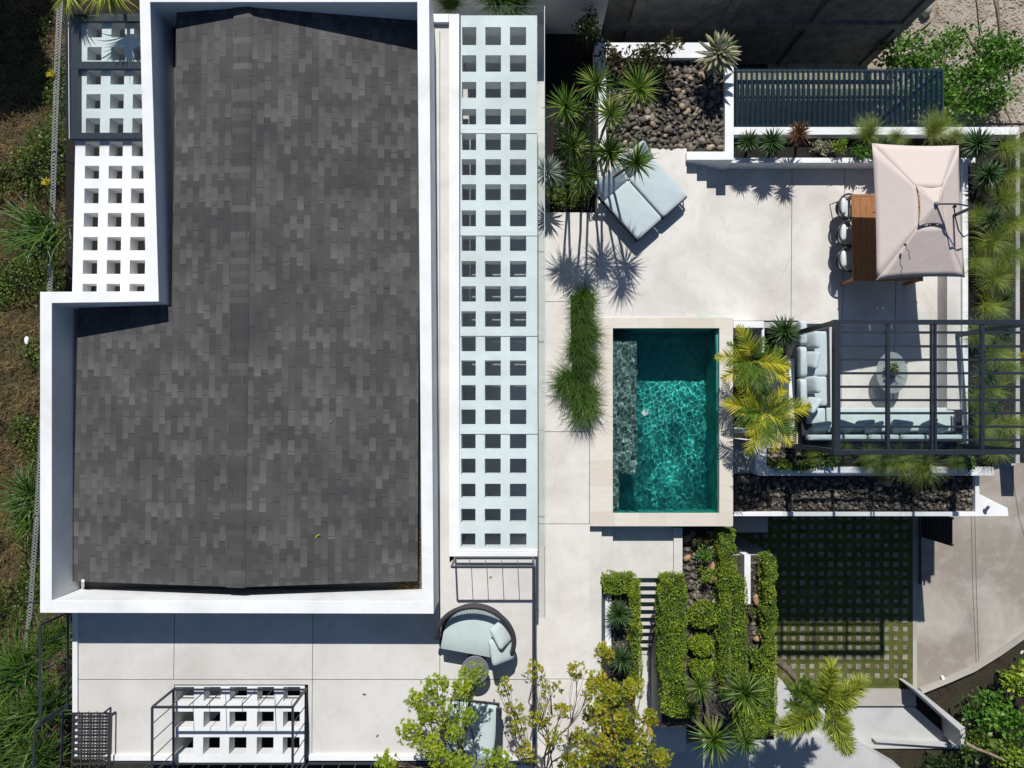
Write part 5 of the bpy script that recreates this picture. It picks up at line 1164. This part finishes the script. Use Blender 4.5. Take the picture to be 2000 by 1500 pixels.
for i, (px, py, w_, h_, lb) in enumerate([(922, 1425, 92, 100, 'pale sage lounger half hidden under the green tree')]):
    ln = empty('lounger', W(px, py, ZT), lb, 'lounger'); s = 15.4 / F; c = W(px, py, ZT + .32)
    mb = MB(); mb.cushion(c, (w_ * s, h_ * s, .13), R(-6), None, 10, .18, None, .14); mb.build('mattress', M['cushion2'], ln, 0, True)
    mb = MB(); mb.box(c - Vector((0, 0, .09)), (w_ * s + .04, h_ * s + .04, .04), R(-6)); mb.build('frame', M['metal'], ln, .004)
    mb = MB(); mb.cushion(W(915, 1480, ZT + .45), (.95, .5, .14), R(-6), None, 8, .25, Matrix.Rotation(R(-6), 3, 'Z') @ Matrix.Rotation(.5, 3, 'X'), .2); mb.build('back_cushion', M['cushion'], ln, 0, True)
    for sx in (-1, 1):
        for sy in (-1, 1):
            q = Vector((c.x + sx * w_ * s * .45, c.y + sy * h_ * s * .45, ZT)); mb = MB(); mb.bar(q, q + Vector((0, 0, .22)), .03); mb.build('leg', M['metal'], ln)
    mb = MB(); mb.bar(c + Vector((w_ * s * .56, .52, .18)), c + Vector((w_ * s * .54, -.60, .18)), .12, .04); mb.build('armrest', M['metal'], ln, .004)
# ------------------------------------------------------------------ lounge sofas
so_ = empty('sofa', W(1592, 720, ZD), 'pale blue-grey sofa along the west side of the lounge', 'sofa')
def blk(nm, x0, y0, x1, y1, z, th, mat, t, puff=.16, e=.14, cush=True):
    a, b = W(x0, y1, z), W(x1, y0, z); mb = MB(); c = (a + b) / 2; c.z = z - th / 2
    if cush: mb.cushion(c, (b.x - a.x, b.y - a.y, th), 0, None, 10, puff, None, e)
    else: mb.box(c, (b.x - a.x, b.y - a.y, th))
    return mb.build(nm, mat, t, 0 if cush else .006, cush)
zb = ZD + .40
blk('base', 1566, 632, 1620, 868, ZD + .26, .22, M['metal'], so_, cush=False)
blk('side_table', 1577, 634, 1612, 644, ZD + .40, .14, M['metal'], so_, cush=False)
blk('seat_cushion', 1577, 646, 1616, 735, zb, .14, M['cushion'], so_); blk('seat_cushion', 1577, 735, 1616, 793, zb, .14, M['cushion'], so_)
blk('seat_cushion', 1577, 797, 1613, 828, zb, .14, M['cushion'], so_)
for y0, y1 in ((625, 674), (676, 738), (739, 800)): blk('back_cushion', 1564, y0, 1578, y1, ZD + .74, .34, M['cushion'], so_, .3, .25)
for i, y in enumerate((665, 703, 752, 790)):
    mb = MB(); mb.cushion(W(1585, y, ZD + .55), (.42, .42, .15), 0, None, 10, .42, Matrix.Rotation(R((8, -14, 10, -35)[i]), 3, 'Z') @ Matrix.Rotation(R(-64), 3, 'Y'), .34, .16); mb.build('pillow', M['cushion'], so_, 0, True)
sb = empty('sofa', W(1750, 830, ZD), 'long pale sofa with scattered pillows along the south side of the lounge', 'sofa')
blk('base', 1622, 800, 1876, 866, ZD + .26, .22, M['metal'], sb, cush=False)
for x0, x1 in ((1616, 1737), (1740, 1866)): blk('seat_cushion', x0, 796, x1, 846, zb, .14, M['cushion2'], sb, .12, .10)
for x0, x1 in ((1580, 1637), (1639, 1697), (1700, 1760), (1763, 1818), (1821, 1884)): blk('back_cushion', x0, 849, x1, 861, ZD + .74, .34, M['cushion2'], sb, .3, .25)
for i, (x, y, a) in enumerate([(1602, 836, 8), (1646, 834, -18), (1686, 832, 6), (1706, 838, 20), (1756, 832, -8), (1762, 838, 14), (1812, 832, 24), (1826, 838, -20)]):
    mb = MB(); mb.cushion(W(x, y, ZD + .55), (.46, .42, .15), 0, None, 10, .5, Matrix.Rotation(R(a), 3, 'Z') @ Matrix.Rotation(R(52), 3, 'X'), .34, .16); mb.build('pillow', M['cushion2'], sb, 0, True)
for x0 in (1867, 1872, 1877): blk('armrest', x0, 800, x0 + 3, 846, ZD + .62, .05, M['metal'], sb, cush=False)
struct('sofa_ledge', pr(rect(1617, 640, 1632, 797), ZD + .12, ZD - .03), M['terrace'])
ct = empty('coffee_table', W(1742, 728, ZD), 'oval smoked glass coffee table with a small plant in the lounge', 'coffee table')
mb = MB(); mb.lathe(W(1742, 728, ZD + .46), [(.40, 0), (.405, .006), (.40, .012)], 40, None, .97, 1.28); mb.build('tabletop', M['glasstop'], ct)
for sx, sy in ((-.22, .3), (.22, .3), (0, -.38)):
    q = W(1742, 728, ZD); mb = MB(); mb.tube([q + Vector((sx, sy, 0)), q + Vector((sx * .7, sy * .7, .455))], .016, 6); mb.build('leg', M['metal'], ct)
po = empty('potted_plant', W(1738, 728, ZD + .475), 'small potted succulent on the glass coffee table', 'plant pot')
mb = MB(); mb.lathe(W(1738, 729, ZD + .475), [(.07, 0), (.11, .05), (.12, .11), (.10, .12)], 20); mb.build('pot', M['pot'], po, 0, True)
mb = MB(); random.seed(3); c = W(1742, 722, ZD + .64); leafball(mb, c, (.15, .13, .09), 130, .08); mb.build('foliage', L['croton'], po)
mb = MB(); leafball(mb, c + Vector((.06, .08, .03)), (.07, .07, .05), 60, .06); mb.build('rosette', L['plume'], po)
mb = MB(); 
for i in range(14): twig(mb, c, c + Vector((random.uniform(.05, .36), random.uniform(-.3, .05), random.uniform(-.1, .1))), .005, .003, None, .08, 3, 4)
mb.build('trailing_stem', L['silver'], po)
# ------------------------------------------------------------------ gate, poles, debris
gt = empty('driveway_gate', W(1830, 1030, ZG), 'open black louvred metal gate leaf beside the driveway', 'gate')
tp_ = [W(1858, 1012, ZG + 1.55), W(1858, 1064, ZG + 1.55)]
for i in range(9):
    z = ZG + .12 + i * .175; mb = MB(); mb.bar(Vector((tp_[0].x, tp_[0].y, z)), Vector((tp_[1].x, tp_[1].y, z)), .03, .13); mb.build('louvre', M['pot'], gt)
for p in tp_:
    mb = MB(); mb.bar(Vector((p.x, p.y, ZG)), Vector((p.x, p.y, ZG + 1.62)), .06); mb.build('post', M['pot'], gt)
gt2 = empty('driveway_gate', W(1800, 1030, ZG), 'black gate panel along the east edge of the shaded driveway', 'gate')
for i in range(5):
    z = ZG + .1 + i * .18; mb = MB(); mb.bar(W(1797, 1010, z), W(1797, 1140, z), .03, .09); mb.build('louvre', M['pot'], gt2)
for lb, a, b, za, zb_, r_ in [('long pale timber pole lying over the rubble at the right', (1938, -20), (1972, 160), 1.2, .3, .045), ('second timber pole crossing the rubble beside the first', (1948, -10), (1953, 90), 1.0, .4, .05), ('thin timber pole leaning on the rubble near the white wall', (1950, 165), (1977, 248), .5, .3, .03), ('dark thin stake standing in the rubble', (1905, -10), (1916, 90), .8, .2, .025),
      ('grey driftwood branch sticking out of the rubble', (1782, 78), (1818, 42), .2, .9, .04), ('short grey log beside the bush at the rubble', (1774, 90), (1800, 96), .3, .3, .06), ('long dry branch across the bush below the basin', (1888, 1452), (1990, 1500), 1.6, .9, .05)]:
    mb = MB(); twig(mb, W(*a, ZG + za), W(*b, ZG + zb_), r_, r_ * .7, None, .01, 5, 7); mb.build('pole' if 'pole' in lb else 'branch', M['timber'] if 'timber' in lb or 'dry' in lb else M['bark'], None, 0, True, label=lb, cat='pole' if 'pole' in lb or 'stake' in lb else 'branch')
def crumple(name, px, py, z, s, lb, mat, flat=.5, cat='litter'):
    o = inst(name, ST[int(px) % 9].copy(), None, W(px, py, z), (.3, .2, px), (s, s * .8, s * flat)); o.data.materials[0] = mat; return tag(o, lb, cat)
crumple('plastic_bag', 52, 665, ZL + .2, .12, 'crumpled white plastic bag on the hillside west of the villa', M['litter'])
crumple('paper_scrap', 1843, 1326, ZG + .06, .12, 'pale scrap of paper beside the road kerb', M['litter'], .3)
crumple('paper_scrap', 1996, 1274, ZG + .3, .07, 'white scrap caught at the right edge of the bushes', M['litter'], .4)
for i, (px, py, z, lb) in enumerate([(711, 1356, ZT, 'small reddish dry leaf on the south terrace'), (958, 1129, ZT, 'small dry leaf on the terrace below the canopy railing'), (738, 1440, ZT, 'tiny dark leaf on the terrace left of the green tree'), (648, 826, roof_z(648) + .01, 'tiny pale speck of leaf on the shingle roof')]):
    mb = MB(); c = W(px, py, z + .008); leafq(mb, c - Vector((.04, 0, 0)), Vector((1, .5 * i, .1)), .09, Vector((0, 0, 1)), .5); mb.build('fallen_leaf', L['strawg'] if i != 0 else L['red'], None, label=lb, cat='leaf')
mb = MB(); strap(mb, W(616, 1052, roof_z(616) + .012), 1.2, .1, .16, .03, .2, 5, None, .1, None, -1.4); mb.build('fallen_leaf', L['yellow'], None, label='curved yellow leaf on the dark shingle roof', cat='leaf')
# ------------------------------------------------------------------ hillside scrub (left) and far bushes
random.seed(99); sg = MB(); wg = MB()
for i in range(9000):
    px, py = random.uniform(-60, 150), random.uniform(-40, 1540); c = W(px, py, ZL); 
    if px > 140 and not (28 < py < 560): continue
    z = hill_z(c.x, c.y); c.z = z; f = noise.noise(Vector((c.x * .7, c.y * .7, 5)))
    if f > .04:
        for q in range(6): leafq(wg, c + rnd_dir() * .13 + Vector((0, 0, .14 + max(0, f) * .3)), rnd_dir() + Vector((0, 0, .3)), random.uniform(.04, .10), None, .6)
    if f < .35:
        for q in range(4): strap(sg, c, random.uniform(0, 6.28), random.uniform(.2, 1.3), random.uniform(.12, .36), .010, 1.6, 3, None, 0)
for i in range(160):
    px, py = random.uniform(-20, 110), random.uniform(200, 1300); c = W(px, py, ZL + .2); c2 = c + Vector((random.uniform(-.6, .6), random.uniform(-.6, .6), random.uniform(-.05, .2)))
    c.z = hill_z(c.x, c.y) + .12; c2.z = hill_z(c2.x, c2.y) + .2; twig(sg, c, c2, .007, .004, None, .08, 4, 4)
sg.build('dry_grass', L['strawg'], kind='stuff', label='dry tangled grass and stalks on the hillside', cat='grass')
wg.build('weeds', L['weed'], kind='stuff', label='low green weeds scattered over the hillside', cat='weeds')
# rubble lumps
random.seed(5); rb = MB()
for i in range(3200):
    px, py = random.uniform(1745, 2080), random.uniform(-40, 240); c = W(px, py, ZG + .06)
    s = random.uniform(.015, .05) * (1.5 if px > 1930 else 1); me = random.choice(ST); rz = random.uniform(0, 6.28); cc, sn = math.cos(rz), math.sin(rz)
    rb.add([(c.x + (v.co.x * cc - v.co.y * sn) * s, c.y + (v.co.x * sn + v.co.y * cc) * s, c.z + v.co.z * s) for v in me.vertices], [tuple(p.vertices) for p in me.polygons])
rb.build('rubble', M['gravel'], None, 0, False, kind='stuff', label='pale broken rubble lumps', cat='rubble')
# unseen trees added north-west of the frame to darken the top left hillside
def shade_tree(px, py, z, rad, zb, lb, seed):
    g0 = W(px, py, ZL); c = g0 + Vector((-SX, SY, 1)) * (z - ZL); t = empty('tree', Vector((c.x, c.y, zb)), lb, 'tree'); random.seed(seed); mb = MB(); st = MB()
    for i in range(26):
        d = rnd_dir(); q = c + Vector((d.x * rad * .7, d.y * rad * .7, d.z * rad * .4)); leafball(mb, q, (rad * .4, rad * .4, rad * .3), 420, .2, .7); twig(st, c - Vector((0, 0, rad * .4)), q, .05, .02)
    mb.build('crown', L['weed'], t); st.tube([(c.x, c.y, zb - .3), c - Vector((0, 0, rad * .3))], [.22, .12], 10); st.build('trunk', M['bark'], t)
shade_tree(15, 20, 4.2, 1.15, -2, 'large unseen leafy tree added beyond the top left corner to shade the hillside', 8)
shade_tree(20, 150, 3.2, 1.0, -2, 'second unseen leafy tree added to shade the top left of the hillside', 9)

random.seed(31); lt_ = MB()
for i in range(420):
    px, py = random.triangular(745, 818, 810), random.triangular(1128, 1150, 1146); c = W(px, py, gz + .02); leafq(lt_, c + Vector((0, 0, random.uniform(0, .04))), rnd_dir(), random.uniform(.02, .06), None, .5)
for i in range(220):
    c = W(random.uniform(818, 823), random.uniform(1030, 1150), gz + .02); leafq(lt_, c, rnd_dir(), random.uniform(.02, .05), None, .5)
lt_.build('leaf_litter', L['strawg'], None, kind='stuff', label='dry leaf litter in the corner of the roof gutter', cat='litter')
